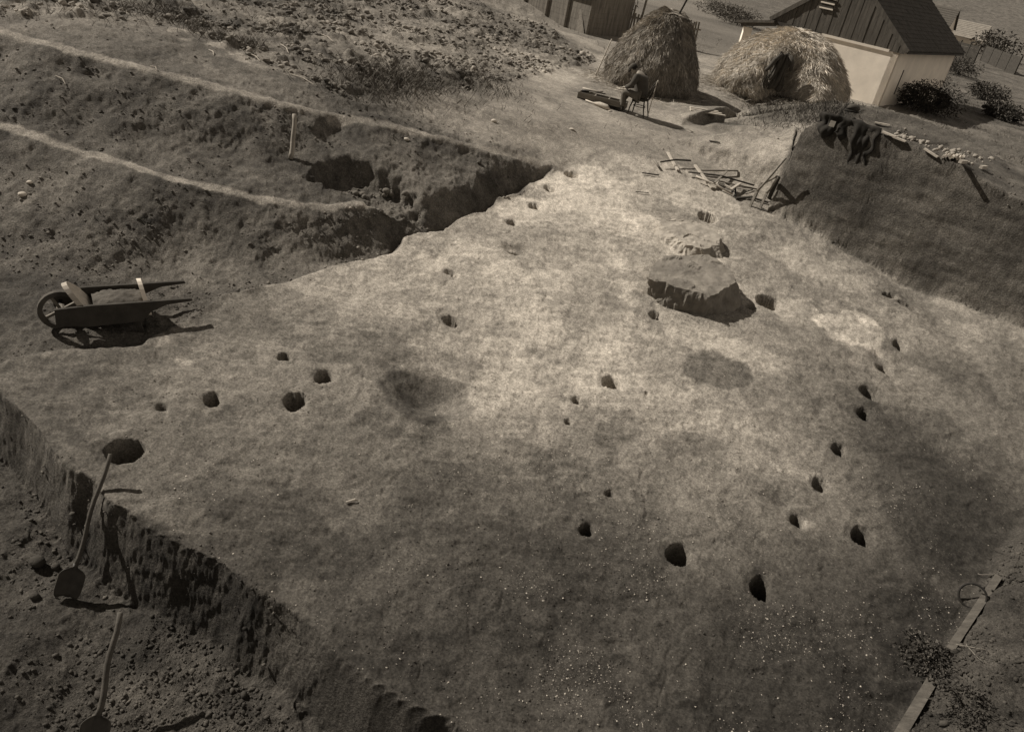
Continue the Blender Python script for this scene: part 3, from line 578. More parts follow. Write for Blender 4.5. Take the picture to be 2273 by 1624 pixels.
# the leaning shovel, its blade on the lower floor
def shovel(foot, top, label, blade=True, r=.022):
    foot = Vector(foot); top = Vector(top); e = empty('shovel', foot); tag(e, label, 'shovel'); ax = (top-foot).normalized()
    toC = Vector((0, 0, CAM_H))-foot; nrm = (toC-ax*toC.dot(ax)).normalized(); sd = ax.cross(nrm).normalized()
    L = (top-foot).length; pts = [ax*(.30+(L-.30)*k/10)+sd*.012*math.sin(k*.9)+nrm*.01*math.sin(k*.5) for k in range(11)]
    MB().tube(pts, [r*1.1-(.004*k/10) for k in range(11)], 10).build('handle', WOODM, e, True)
    if blade:
        V = []; Fc = []; nu, nv = 11, 13
        for i in range(nu):
            for j in range(nv):
                u = (i/(nu-1)-.5)*2; v = j/(nv-1); wd = .125*min(1, .35+1.6*v**.6)*(1 if v < .8 else (1-.25*((v-.8)/.2)**2)); ln = .02+.30*(1-v)+.02*u*u*(-1 if v > .9 else 0)
                V.append(ax*(ln+.0)+sd*u*wd+nrm*(.035*u*u-.02*math.exp(-(u*5)**2)*(1-v)*-1.0))
        for i in range(nu-1):
            for j in range(nv-1): Fc.append((i*nv+j, (i+1)*nv+j, (i+1)*nv+j+1, i*nv+j+1))
        m = MB(); m.add(V, Fc); b_ = m.build('blade', IRON2, e, True); md = b_.modifiers.new('thickness', 'SOLIDIFY'); md.thickness = .006
        MB().tube([ax*.16, ax*.36], [.012, .026], 8).build('socket', IRON2, e, True)
    return e
IRON2 = material('worn_iron', .06, .4, 8, .2, 30, rough=.5)
zf = survey(480, 1150, absz=-.15)
f1 = at(470, 1163); t1 = survey(538, 943, absz=1.03)
shovel(f1, t1, 'shovel leaning against the cut edge at left, broad iron blade resting on the lower floor')
f2 = at(508, 1400); t2 = survey(553, 1186, absz=float(f2[2])+.95)
shovel(f2, t2, 'second shovel handle standing in the lower pit, nearest the camera, blade out of sight', blade=True, r=.026)
WOODG2 = material('peeled_wood', .30, .35, 4, .3, 20)
# peeled stake against the upper slope
a = at(815, 491); b = survey(821, 422, absz=float(a[2])+.72)
st = pole('stake', a, b, .046, .036, WOODG2, 'crooked peeled stake standing upright against the dark slope below the upper path', 'stake', bend=.02)
# tools scattered by the baulk corner (coordinates of the detail view)
q6 = lambda u, v: ((2400+u*.22)/D, (840+v*.22)/D)
def lying(name, uv, r, mat, label, cat, lift=.02, flatbar=False, ends=None):
    r = r*.72
    pts = [at(*q6(*p[:2]))+Vector((0, 0, (p[2] if len(p) > 2 else lift)+r)) for p in uv]; o0 = pts[0].copy(); m = MB()
    if flatbar:
        for a_, b_ in zip(pts[:-1], pts[1:]): m.bar(a_-o0, b_-o0, r*2.6, r*1.4)
    else: m.tube([p-o0 for p in pts], r, 8)
    o = m.build(name, mat, None, not flatbar); o.location = o0; tag(o, label, cat, 'wooden sticks and handles lying near the baulk corner'); return o
lying('wooden_peg', [(325,235),(385,345,.05)], .035, WOODG, 'short thick grey peg, leftmost of the tools on the ground', 'peg')
lying('wooden_shaft', [(395,315,.12),(580,292,.13),(775,285,.10)], .028, WOODD, 'dark bar raised above its own shadow across the pale stake', 'handle')
lying('pale_stake', [(500,142),(565,258),(628,368)], .032, WOODP, 'pale stake pointing up the slope under the dark bar, left of the tool heap', 'stake', flatbar=True)
lying('pale_stake', [(830,345,.1),(985,525,.06)], .034, WOODP, 'pale stake crossing the top left corner of the tool heap', 'stake', flatbar=True)
lying('pale_stake', [(975,512,.04),(1058,590,.02)], .034, WOODP, 'short pale stake continuing into the middle of the tool heap', 'stake', flatbar=True)
lying('wooden_bar', [(880,384),(1370,390)], .03, WOODG, 'straight level bar lying above the tool heap', 'bar', lift=.06, flatbar=True)
lying('wooden_shaft', [(752,415,.07),(1150,485,.12),(1580,570,.05)], .026, WOODD, 'long dark handle running across the tool heap', 'handle')
lying('wooden_shaft', [(840,482,.1),(1080,570,.08),(1310,672,.03)], .028, WOODP, 'long pale handle along the lower side of the tool heap', 'handle')
lying('wooden_shaft', [(1000,470,.03),(1300,545,.04),(1620,600,.02)], .022, WOODG, 'thin grey handle under the long dark one', 'handle')
lying('wooden_batten', [(1070,575,.12),(1222,430,.12)], .026, WOODG, 'batten set diagonally over the middle of the tool heap', 'batten', flatbar=True)
lying('wooden_batten', [(1280,640,.08),(1400,568,.1)], .030, WOODP, 'pale batten at the right end of the tool heap', 'batten', flatbar=True)
lying('wooden_batten', [(1090,590,.02),(1130,510,.05)], .028, WOODP, 'stubby batten crossing under the middle of the heap', 'batten', flatbar=True)
lying('wooden_batten', [(1215,555,.03),(1310,605,.03)], .028, WOODP, 'small pale batten left of the pale end batten', 'batten', flatbar=True)
lying('iron_wedge', [(1300,655,.04),(1345,600,.04),(1350,690,.02)], .03, IRON, 'small dark iron head beside the end of the long pale handle', 'tool head')
lying('wooden_bar', [(1350,718),(1560,700)], .032, WOODD, 'dark bar on the ground left of the leaning hoes', 'bar', flatbar=True)
lying('wooden_bar', [(1570,715),(1765,772)], .034, WOODD, 'dark bar lying at the foot of the leaning hoes', 'bar', flatbar=True)
lying('twig', [(182,395),(390,424)], .02, WOODD, 'dark twig left of and below the short thick peg', 'twig')
lying('twig', [(100,630),(260,642)], .014, WOODD, 'thin twig lying on the pale floor below the tools', 'twig')
lying('twig', [(1465,638),(1570,600)], .018, WOODD, 'small dark twig between the heap and the leaning hoes', 'twig')
lying('twig', [(1025,-10),(1155,15)], .022, WOODD, 'single dark twig on the trodden ground above the tools', 'twig')
for a_, b_, lb in [((1540,800),(1990,190),'tallest hoe leaning on the baulk, handle reaching highest'),((1665,820),(1895,430),'second hoe leaning on the baulk, bent foot nearest the corner'),((1600,690),(1880,420),'middle hoe leaning behind the two with bent feet')]:
    base = Vector(survey(*q6(*a_))); knee = base+Vector((.05, .06, .34)); k2 = on_plane(*q6(*b_), -.10)
    tp_ = Vector(k2); e = empty('hoe', base); tag(e, lb, 'hoe', 'hoes leaning against the baulk')
    d = (tp_-knee)*.62; MB().tube([knee-base, knee-base+d*.5+Vector((0, 0, -.02)), tp_-base], [.028, .026, .024], 8).build('handle', WOODG, e, True)
    MB().bar(knee-base+Vector((.0, 0, .02)), Vector((0, 0, .0)), .05, .035).build('foot_piece', WOODG, e)
lp = Vector(survey(*q6(1780, 690))); pole('post', lp, on_plane(*q6(1895, 440), -.08), .05, .045, WOODD, 'thick dark post leaning on the baulk right behind the hoes', 'post')
# small boards near the turf step
pp = at(1427, 416); o = MB()
for k in range(3): o.bar((0, .10*k, .02+.02*k), (1.05-.1*k, .22+.10*k, .03+.02*k), .10, .03)
b_ = o.build('board_stack', WOODP); b_.location = at(1428, 417); tag(b_, 'few pale boards lying on the ground above the shadowed turf step', 'boards')
lr = at(1283, 363); pole('thin_pole', lr, survey(1308, 307, absz=float(lr[2])+1.15), .022, .018, WOODP, 'thin pole leaning beside the left haystack', 'pole')
# ------------------------------------------------------------------ boards, hoop, weeds in the near right corner
WOODB = material('worn_board', .11, .5, 5, .6, 25, stretch=(1, 3, 3))
def board(px0, px1, w_, label):
    a_ = at(*px0); b_ = at(*px1); m = MB().bar(Vector((0, 0, .04)), b_-a_+Vector((0, 0, .04)), w_, .05, .1); o = m.build('board', WOODB); o.location = a_; tag(o, label, 'board', 'boards edging the near right corner'); return a_
board((1898,1135), (1823,1248), .08, 'worn board laid along the floor edge beside the iron hoop')
board((1797,1293), (1738,1392), .10, 'worn board along the floor edge, lowest at the right')
hp = at(1851, 1176); N = 40; toC = (Vector((0, 0, CAM_H))-hp).normalized(); q = toC.to_track_quat('Z', 'Y').to_matrix()
rr = 15.5*D/F_PX*(Vector((0, 0, CAM_H))-hp).length
hm = MB(); pts = [q@Vector((rr*math.cos(2*math.pi*k/N), rr*math.sin(2*math.pi*k/N), 0)) for k in range(N+1)]
hm.tube(pts, .012, 8, cap=False); ho = hm.build('iron_hoop', IRON, None, True); ho.location = hp+q@Vector((0, rr, 0)); tag(ho, 'thin dark iron hoop propped against the worn board at the right', 'hoop')
def weed(name, px, py, n, r, h, tn, label, cat, leaf=(.05, .02), group=None, stems=7, z0=None):
    c = at(px, py) if z0 is None else Vector(z0); e = empty(name, c); tag(e, label, cat, group)
    m = MB()
    for k in range(stems):
        a = rng.rand()*6.28; rr_ = r*(.4+.5*rng.rand()); tip = Vector((math.cos(a)*rr_, math.sin(a)*rr_, h*(.6+.4*rng.rand())))
        m.tube([Vector((0, 0, -.03)), tip*.5+Vector((0, 0, h*.12)), tip], [.006+.012*h, .004+.007*h, .003], 5)
    m.build('stems', WOODD, e)
    u = rng.randn(n, 3); u /= np.linalg.norm(u, axis=1)[:, None]; rr_ = (.35+.65*rng.rand(n)**.5)*(1+.35*np.sin(u[:, 0]*5+u[:, 1]*4))
    Pp = u*rr_[:, None]*np.array([r, r, h*.5])+np.array([0, 0, h*.55])
    d = u+rng.randn(n, 3)*.9; blades('leaves', Pp[:, 0], Pp[:, 1], np.maximum(Pp[:, 2], .01), leaf[0]*(.5+rng.rand(n)), leaf[1], .3, tn*(.5+rng.rand(n)), LEAFM, e, dirs=d); return e
weed('dry_weed', 1795, 1262, 1100, .30, .16, .06, 'dark leafy weed sprawling over the board end at the right', 'weed', (.035, .009))
weed('dry_weed', 1850, 1330, 500, .30, .14, .05, 'flat dark weed patch right of the lower board', 'weed', (.035, .008))
for k, (p0, p1, lb) in enumerate([((1822,1233),(1880,1245),'pale straw twig right of the dark leafy weed'),((1868,1128),(1893,1129),'short bright twig lying above the worn board'),((1850,1235),(1872,1262),'curved twig beside the weed near the right border'),((1893,1090),(1915,1100),'dark twig on the bank at the far right')]):
    pole('twig', at(*p0)+Vector((0, 0, .02)), at(*p1)+Vector((0, 0, .03)), .004, .003, WOODG if k < 3 else WOODD, lb, 'twig', 'twigs on the near right bank', bend=.02)
SOILLUMP = material('lump_soil', .06, .3, 9, .8, 30)
# pieces of soil lying alone in the lower pit
for px, py, s_, lb in [(428,1112,.09,'dark lump of soil standing out on the lower pit floor at left'),(423,1163,.055,'pale topped lump near the shovel blade'),(455,1118,.05,'small lump just above the shovel blade')]:
    V, F_ = rock_proto(int(px), 2, .3, .8); c = at(px, py); o = mesh_np('soil_lump', V*s_, F_, SOILLUMP); o.location = c+Vector((0, 0, s_*.45)); tag(o, lb, 'soil lump', 'lumps of soil in the lower pit')
# rubble in the long pit
LUMP = material('grey_stone', .15, .35, 9, .5, 30)
for k in range(26):
    px = 905+rng.rand()*90; py = 546+rng.randn()*3.5+.02*(px-940); s_ = .03+.05*rng.rand()**2
    V, F_ = rock_proto(500+k % 5, 1, .3, .8); o = mesh_np('stone', V*s_, F_, LUMP); o.location = at(px, py)+Vector((0, 0, s_*.3)); o.rotation_euler.z = rng.rand()*6
    tag(o, 'small pale stone in the rubble at the front rim of the long pit', 'stone', 'stones at the rim of the long pit')
V, F_ = rock_proto(777, 2, .25, .8); o = mesh_np('stone', V*.085, F_, LUMP); o.location = at(962, 545)+Vector((0, 0, .06)); tag(o, 'largest round stone at the front rim of the long pit', 'stone', 'stones at the rim of the long pit')
for px, py, s_, lb in [(404,547,.07,'white stone in the dark slope at the far left'),(415,528,.05,'flat pale stone above the white stone at the far left'),(993,462,.06,'small pale stone on bare ground above the long pit'),(1127,434,.07,'grey stone on the trodden ground left of the tool box'),(652,800,.0,'')]:
    if s_: V, F_ = rock_proto(int(px*3), 2, .3, .6); o = mesh_np('stone', V*s_, F_, SHELL); o.location = at(px, py)+Vector((0, 0, s_*.3)); tag(o, lb, 'stone')
# ------------------------------------------------------------------ rubble on top of the baulk
rp = [rock_proto(600+k, 1, .4, .75) for k in range(6)]; RUB = material('rubble', .27, .35, 8, .5, 30); rme = []
n_st = 0
bt = [b for b in baulk_top[4:11]]; bb = [b for b in back[0:6]]
while n_st < 290:
    t = rng.rand(); q = t*3.9; i = int(q); f = q-i; a_ = bt[min(i+0, 6)]*(1-f)+bt[min(i+1, 6)]*f; c_ = bb[min(i, 5)]*(1-f)+bb[min(i+1, 5)]*f
    g_ = .03+.85*rng.rand(); p = a_*(1-g_)+c_*g_; s_ = .022+.052*rng.rand()**2
    if fbm(np.array([p[0]]), np.array([p[1]]), .8, 3, 610)[0] < -.55: continue
    k = n_st % 6
    if n_st < 6: o = mesh_np('rubble_stone', rp[k][0], rp[k][1], RUB); rme.append(o.data)
    else: o = bpy.data.objects.new('rubble_stone', rme[k]); COL.objects.link(o)
    o.scale = (s_*1.2, s_, s_); o.rotation_euler = (rng.rand()*.6, rng.rand()*.6, rng.rand()*6); o.location = (p[0], p[1], gz(p[0], p[1])+s_*.4)
    tag(o, 'small broken stone in the rubble strip on top of the baulk', 'stone', 'rubble stones on top of the baulk'); n_st += 1
def onb(px, py, lift=0): return at(px, py, lift)
for k in range(9):
    a_ = onb(1814+k*3.6, 492+k*.5)+Vector((0, 0, .05+.02*(k % 3))); b_ = onb(1826+k*3.2+rng.rand()*3, 471+k*.9+rng.rand()*2)+Vector((0, 0, .10))
    if (b_-a_).length > 1.2: b_ = a_+(b_-a_).normalized()*.8
    m = MB().bar(Vector((0, 0, 0)), b_-a_, .045, .035, rng.rand()); o = m.build('wooden_peg', WOODP); o.location = a_; tag(o, 'pale wooden peg in the bundle lying on the baulk edge', 'peg', 'bundle of pegs on the baulk edge')
for px, py, lb in [(1846,503,'white ended stake jutting from the baulk edge below the peg bundle'),(1877,511,'small stake jutting from the baulk edge, right of the peg bundle')]:
    a_ = onb(px, py-4)+Vector((0, 0, .03)); o = MB().bar(Vector((.12, .16, .0)), Vector((-.20, -.28, .05)), .06, .06).build('stake', WOODP); o.location = a_; tag(o, lb, 'stake')
for p0, p1, lb in [((1710,437),(1733,442),'short board behind the coats on the baulk'),((1722,452),(1742,461),'left of two boards at the near edge of the rubble'),((1738,460),(1757,468),'right of two boards at the near edge of the rubble'),((1786,478),(1806,492),'splintered board left of the peg bundle')]:
    a_ = onb(*p0); b_ = onb(*p1); v = b_-a_
    if v.length > 1.6: v = v.normalized()*1.0
    o = MB().bar(Vector((0, 0, .04)), v+Vector((0, 0, .05)), .08, .03).build('board', WOODP); o.location = a_; tag(o, lb, 'board')
# ------------------------------------------------------------------ coats hung over the baulk
def drape(name, px, py, width, hang, backl, seed, mat, label, cat, lumps=.08, lean=0.0):
    c = Vector(on_plane(px, py, .42)); u = Vector((.8134, -.5817, 0)); nf = Vector((-.58, -.81, 0)); V = []; nu, nv = 40, 44
    for i in range(nu):
        for j in range(nv):
            a = (i/(nu-1)-.5); v = -backl+(hang+backl)*j/(nv-1); wdt = width*(1-.25*max(0, v/hang)+.12*math.sin(j*.45+seed)+.1*math.sin(j*.21+seed*2))
            edge = 1+.18*math.sin(a*9+seed)
            fold = (.045*math.sin(a*width*16+seed+v*2)+.03*math.sin(a*width*29+seed*3)+.02*math.sin(a*width*47+v*5))
            lump = lumps*(1+float(vnoise(np.array([a*width*1.2]), np.array([v*1.2]), .22, seed)[0]))*max(0, 1-(2*a)**4)
            if v <= 0:
                x = c+u*a*wdt-nf*(-v)*1.0; x = Vector((x.x, x.y, max(gz(x.x, x.y), c.z-.25)+.05+lump*1.6+.4*fold*0))
            else:
                vv = v*edge; x = c+u*(a*wdt+lean*v)+nf*(.07+lump+fold*min(1, v*3)+.10*min(v, .3)); x.z = c.z+.05+lump*.4-vv
            V.append(x-c)
    Fc = [(i*nv+j, (i+1)*nv+j, (i+1)*nv+j+1, i*nv+j+1) for i in range(nu-1) for j in range(nv-1)]
    m = MB(); m.add(V, Fc); o = m.build(name, mat, None, True); o.location = c; o.modifiers.new('thickness', 'SOLIDIFY').thickness = .02; tag(o, label, cat, 'coats hung over the baulk'); return o
drape('jacket', 1655, 430, .75, .40, .40, 3, CLOTHD, 'rumpled black jacket bunched on the corner of the baulk', 'jacket', .085)
drape('coat', 1697, 441, .62, .85, .32, 8, CLOTHD, 'long dark coat hanging in folds down the baulk face, right of the black jacket', 'coat', .05, .12)
cp = Vector(on_plane(1678, 415, .7)); ce = empty('cap', cp); tag(ce, 'round dark cap resting on top of the coats', 'cap')
V, F_ = rock_proto(3, 3, .03, .62); mesh_np('crown', V*.13+np.array([0, 0, .03]), F_, CLOTHJ, ce, True)
MB().tube([(math.cos(a)*.13-.02, math.sin(a)*.11, -.03) for a in np.linspace(0, 6.283, 20)], .022, 6).build('brim', CLOTHD, ce, True)
V, F_ = rock_proto(8, 1, .2, .3); o = mesh_np('paper_tag', *(lambda m: (np.array(m.v), m.f))(MB().box((0, 0, 0), (.11, .01, .12))), PAPER2 if False else WOODG); o.location = on_plane(1646, 437, .16); o.rotation_euler = (-.3, 0, -.5); tag(o, 'small square pale card on the black jacket', 'card')
# ------------------------------------------------------------------ haystacks
def haystack(label, px, py, prof, shiftx, seed, nstraw, cy_off, dents=(), sx=1.0, tone0=.30, z=None, wild=.5):
    f_ = at(px, py); c = Vector((f_.x, f_.y+cy_off, 0)); c.x += .14*cy_off; c.z = gz(c.x, c.y) if z is None else z
    e = empty('haystack', c); tag(e, label, 'haystack')
    na, nz = 110, 60; zs = np.array([p[1] for p in prof]); rs = np.array([p[0] for p in prof]); s_ = np.linspace(0, len(prof)-1, nz)
    zz = np.interp(s_, np.arange(len(prof)), zs); rr_ = np.interp(s_, np.arange(len(prof)), rs); ht = zs[-1]
    A_ = np.linspace(-math.pi, math.pi, na, endpoint=False); AAg, ZZg = np.meshgrid(A_, zz, indexing='ij'); RRg = np.broadcast_to(rr_, AAg.shape).copy()
    RRg *= 1+.07*fbm(np.cos(AAg)*2+5, np.sin(AAg)*2+ZZg, .9, 3, seed)+.045*fbm(AAg*2, ZZg*1.0, .35, 3, seed+3)
    for da, dz, wa, wz, dp in dents: RRg -= dp*np.exp(-((AAg-da)/wa)**2-((ZZg-dz)/wz)**2)
    RRg = np.maximum(RRg, 0.0); Xg = RRg*np.cos(AAg)*sx+shiftx*(ZZg/ht)**1.5; Yg = RRg*np.sin(AAg); Zg = ZZg-.1+.03*fbm(Xg, Yg, .3, 2, seed+6)
    Pn = np.stack([Xg, Yg, Zg], -1); ii = np.arange(na*nz).reshape(na, nz); i2 = np.roll(ii, -1, 0); q = np.stack([ii[:, :-1], i2[:, :-1], i2[:, 1:], ii[:, 1:]], -1).reshape(-1, 4)
    mesh_np('mound', Pn.reshape(-1, 3), q, STRAWM, e, True, attrs={'tone': np.full(na*nz, tone0*.6)})
    Nn = nstraw; u = rng.rand(Nn)*na; v = (rng.rand(Nn)**.85)*(nz-2); ui = u.astype(int) % na; vi = v.astype(int); un = (ui+1) % na
    fu = (u % 1)[:, None]; fv = (v % 1)[:, None]; p = (Pn[ui, vi]*(1-fu)+Pn[un, vi]*fu)*(1-fv)+(Pn[ui, vi+1]*(1-fu)+Pn[un, vi+1]*fu)*fv
    down = Pn[ui, vi]-Pn[ui, vi+1]; down /= np.linalg.norm(down, axis=1)[:, None]+1e-6; tan = Pn[un, vi]-Pn[ui, vi]; tan /= np.linalg.norm(tan, axis=1)[:, None]+1e-6
    nr = np.cross(down, tan); nr *= np.sign((nr*(p-np.array([0, 0, .6]))).sum(1))[:, None]+1e-9
    cl = fbm(p[:, 0]*1.0, p[:, 2]*1.0+p[:, 1], .35, 3, seed+8)[:, None]
    d = down+tan*(rng.randn(Nn, 1)*wild+cl*.5)+nr*(.22+.18*rng.rand(Nn, 1)+.12*cl)
    L_ = (.10+.20*rng.rand(Nn))*(.65+.35*(wild > .5))
    blades('straw', p[:, 0], p[:, 1], p[:, 2], L_, .0035+.004*rng.rand(Nn), .3, tone0*(.6+.9*rng.rand(Nn))*(1+.25*cl[:, 0]), STRAWM, e, dirs=d)
    return e, c
h1, hc1 = haystack('tall conical haystack behind the seated man', 1353, 396, [(1.36,0),(1.44,.3),(1.44,.6),(1.30,1.05),(1.08,1.5),(.82,1.9),(.60,2.2),(.42,2.36),(.22,2.44),(0,2.46)], .20, 801, 30000, 1.8, tone0=.30, wild=.35)
h2, hc2 = haystack('broad ragged haystack with a coat in its hollow, in front of the white house', 1570, 402, [(2.30,0),(2.38,.35),(2.25,.8),(1.95,1.25),(1.45,1.7),(.95,2.0),(.5,2.15),(0,2.2)], .15, 831, 34000, 2.2,
    dents=[(-1.80,.75,.26,.60,.85),(-1.80,.25,.22,.35,.5),(-1.0,.3,.35,.40,-.40),(-2.5,.5,.3,.5,-.2)], sx=1.0, tone0=.50, wild=1.0)
m = MB().tube([(.35, -.3, 2.2), (.5, -.3, 2.75)], .03, 6); o = m.build('post', WOODD); o.location = hc1; tag(o, 'short pole sticking out of the top of the tall haystack', 'pole')
# coat in the hollow of the second stack
c = Vector(survey(1551, 342, func=lambda x, y: hc2.y-2.0-0*x+0*y)) if False else Vector((hc2.x-.62, hc2.y-1.80, hc2.z+1.45))
V = []; nu, nv = 26, 34
for i in range(nu):
    for j in range(nv):
        a = i/(nu-1)-.5; v = j/(nv-1); w_ = .38+.30*v+.08*math.sin(v*9); V.append((a*w_+(-.16*v*v), -.06-.25*v*(1-v)+.05*math.sin(a*14+v*4)+.03*math.sin(a*31), -1.15*v+.04*math.sin(a*11)))
m = MB(); m.add(V, [(i*nv+j, (i+1)*nv+j, (i+1)*nv+j+1, i*nv+j+1) for i in range(nu-1) for j in range(nv-1)]); ce = empty('hanging_coat', c); tag(ce, 'dark coat hung in the hollow of the broad haystack', 'coat')
b_ = m.build('coat_body', CLOTHJ, ce, True); b_.modifiers.new('thickness', 'SOLIDIFY').thickness = .03
MB().tube([(-.12,-.1,-.05),(-.30,-.16,-.25),(-.42,-.2,-.50),(-.50,-.2,-.62)], [.07,.08,.07,.055], 8).build('sleeve', CLOTHJ, ce, True)
MB().tube([(.14,-.1,-.04),(.26,-.16,-.22),(.30,-.18,-.48)], [.07,.075,.06], 8).build('sleeve', CLOTHJ, ce, True)
# ------------------------------------------------------------------ white house
C0 = Vector((11.95, 33.25, 2.62)); A0 = math.radians(146); u = Vector((math.cos(A0), math.sin(A0), 0)); v = Vector((-u.y, u.x, 0))*-1
if v.y < 0: v = -v
hs = empty('white_house', C0); tag(hs, 'whitewashed house with plank gable and tiled roof, behind the haystacks', 'house')
def Lh(s, t, z): return u*s+v*t+Vector((0, 0, z))
LEN = 9.6; WE = 4.75; ZE = 2.05+.16; APX = (2.42, 4.44); EZ = 2.36
wl = MB()
for q4 in ([(0,0),(WE,0)], [(0,0),(0,LEN)], [(WE,0),(WE,LEN)], [(0,LEN),(WE,LEN)]):
    a_, b_ = q4; wl.box((Lh(*a_, ZE/2)+Lh(*b_, ZE/2))/2, ((Lh(*b_, 0)-Lh(*a_, 0)).length+.24, .24, ZE), (Lh(*b_, 0)-Lh(*a_, 0)).to_track_quat('X', 'Z').to_matrix())
wl.build('wall', PLASTER, hs)
# gable planks, one mesh, each plank a slab with its own thickness
gm = MB(); s = -.30
def roofz(s):
    L_ = (-.38, EZ-.15); R_ = (5.20, EZ-.10)
    return L_[1]+(APX[1]-L_[1])*(s-L_[0])/(APX[0]-L_[0]) if s < APX[0] else R_[1]+(APX[1]-R_[1])*(R_[0]-s)/(R_[0]-APX[0])
k = 0
while s < 5.15:
    w_ = .21+.05*rng.rand(); s1 = min(s+w_, 5.15); z0 = ZE-.06; out_ = [Lh(s, 0, z0), Lh(s1-.012, 0, z0), Lh(s1-.012, 0, max(roofz(s1-.012), z0+.02))]
    if s < APX[0] < s1: out_.append(Lh(APX[0], 0, APX[1]))
    out_.append(Lh(s, 0, max(roofz(s), z0+.02))); gm.prism(out_, -v*(.13+.012*(k % 2)+.006*rng.rand()), v*.03); s = s1; k += 1
gm.build('gable_planks', PLANKM, hs)
gb = MB(); gb.prism([Lh(-.3, 0, ZE-.05), Lh(5.15, 0, ZE-.05), Lh(APX[0], 0, APX[1]-.05)], -v*.10, v*.05); gb.build('gable_backing', WOODD, hs)
MB().bar(Lh(.25, -.15, ZE-.06), Lh(3.0, -.15, ZE-.06), .04, .09).build('ledge_board', PAPER, hs)
MB().bar(Lh(3.0, -.15, ZE-.06), Lh(5.0, -.15, ZE-.04), .06, .14).build('ledge_beam', WOODD, hs)
# small cross shaped opening high in the gable
wn = MB().box(Lh(3.15, -.165, 3.25), (.52, .03, .40), u.to_track_quat('X', 'Z').to_matrix()).build('gable_window', WOODD, hs)
for dz in (-.17, .02, .2): MB().bar(Lh(2.86, -.19, 3.25+dz), Lh(3.42, -.19, 3.25+dz), .03, .05).build('slat', PAPER, wn)
for sgn, s0 in ((1, -.42), (-1, 5.24)):
    e0, e1 = (s0, EZ-.13), APX; rm = MB(); sl_len = math.hypot(e1[0]-e0[0], e1[1]-e0[1]); n_t = 17
    for k in range(n_t):
        f0, f1_ = k/n_t, (k+1.12)/n_t; a_ = Vector((e0[0]+(e1[0]-e0[0])*f0, e0[1]+(e1[1]-e0[1])*f0+.075)); b_ = Vector((e0[0]+(e1[0]-e0[0])*min(f1_, 1), e0[1]+(e1[1]-e0[1])*min(f1_, 1)+.045))
        for t0 in np.arange(-.17, LEN+.3, .335):
            jz = .012*rng.rand(); t1_ = t0+.325; p_ = [Lh(a_.x, t0, a_.y+jz), Lh(a_.x, t1_, a_.y+jz), Lh(b_.x, t1_, b_.y+jz), Lh(b_.x, t0, b_.y+jz)]
            rm.add(p_+[q-Vector((0, 0, .03)) for q in p_], [(0,1,2,3),(7,6,5,4),(0,4,5,1),(1,5,6,2),(2,6,7,3),(3,7,4,0)])
    rf = rm.build('roof', TILE, hs)
    dk = MB(); p_ = [Lh(e0[0], -.16, e0[1]), Lh(e0[0], LEN+.4, e0[1]), Lh(e1[0], LEN+.4, e1[1]), Lh(e1[0], -.16, e1[1])]; dk.add(p_+[q-Vector((0, 0, .05)) for q in p_], [(0,1,2,3),(7,6,5,4),(0,4,5,1),(1,5,6,2),(2,6,7,3),(3,7,4,0)]); dk.build('roof_deck', WOODD, rf)
    MB().bar(Lh(e0[0], -.19, e0[1]+.03), Lh(e1[0], -.19, e1[1]+.03), .05, .16).build('barge_board', PLANKM, rf)
MB().tube([Lh(APX[0], -.19, APX[1]+.09), Lh(APX[0], LEN+.42, APX[1]+.09)], .08, 8).build('ridge_tiles', TILE, hs)
# porch on the left side
pm = MB(); p_ = [Lh(4.95, -.45, EZ-.10), Lh(6.55, -.45, EZ-.42), Lh(6.55, LEN+.2, EZ-.42), Lh(4.95, LEN+.2, EZ-.10)]; pm.add(p_+[q-Vector((0, 0, .09)) for q in p_], [(3,2,1,0),(4,5,6,7),(0,4,5,1)[::-1],(1,5,6,2)[::-1],(2,6,7,3)[::-1],(3,7,4,0)[::-1]]); pm.build('porch_roof', PLANKM, hs)
MB().prism([Lh(4.9, 0, EZ-.19), Lh(6.45, 0, EZ-.50), Lh(6.40, 0, EZ-.62), Lh(4.9, 0, ZE-.16)], -v*.2, v*.04).build('porch_gable', PLANKM, hs)
for t in (0, 2.4, 4.8, 7.2, 9.4):
    MB().box(Lh(6.15, t, .88), (.34, .34, 1.76)).build('porch_column', PLASTER, hs)
MB().box(Lh(5.5, LEN/2, .02), (1.7, LEN, .3), u.to_track_quat('X', 'Z').to_matrix()).build('porch_floor', PLASTER, hs)
MB().box(Lh(-.125, 1.55, 1.05), (.02, .10, .95), u.to_track_quat('X', 'Z').to_matrix()).build('window_slit', WOODD, hs)
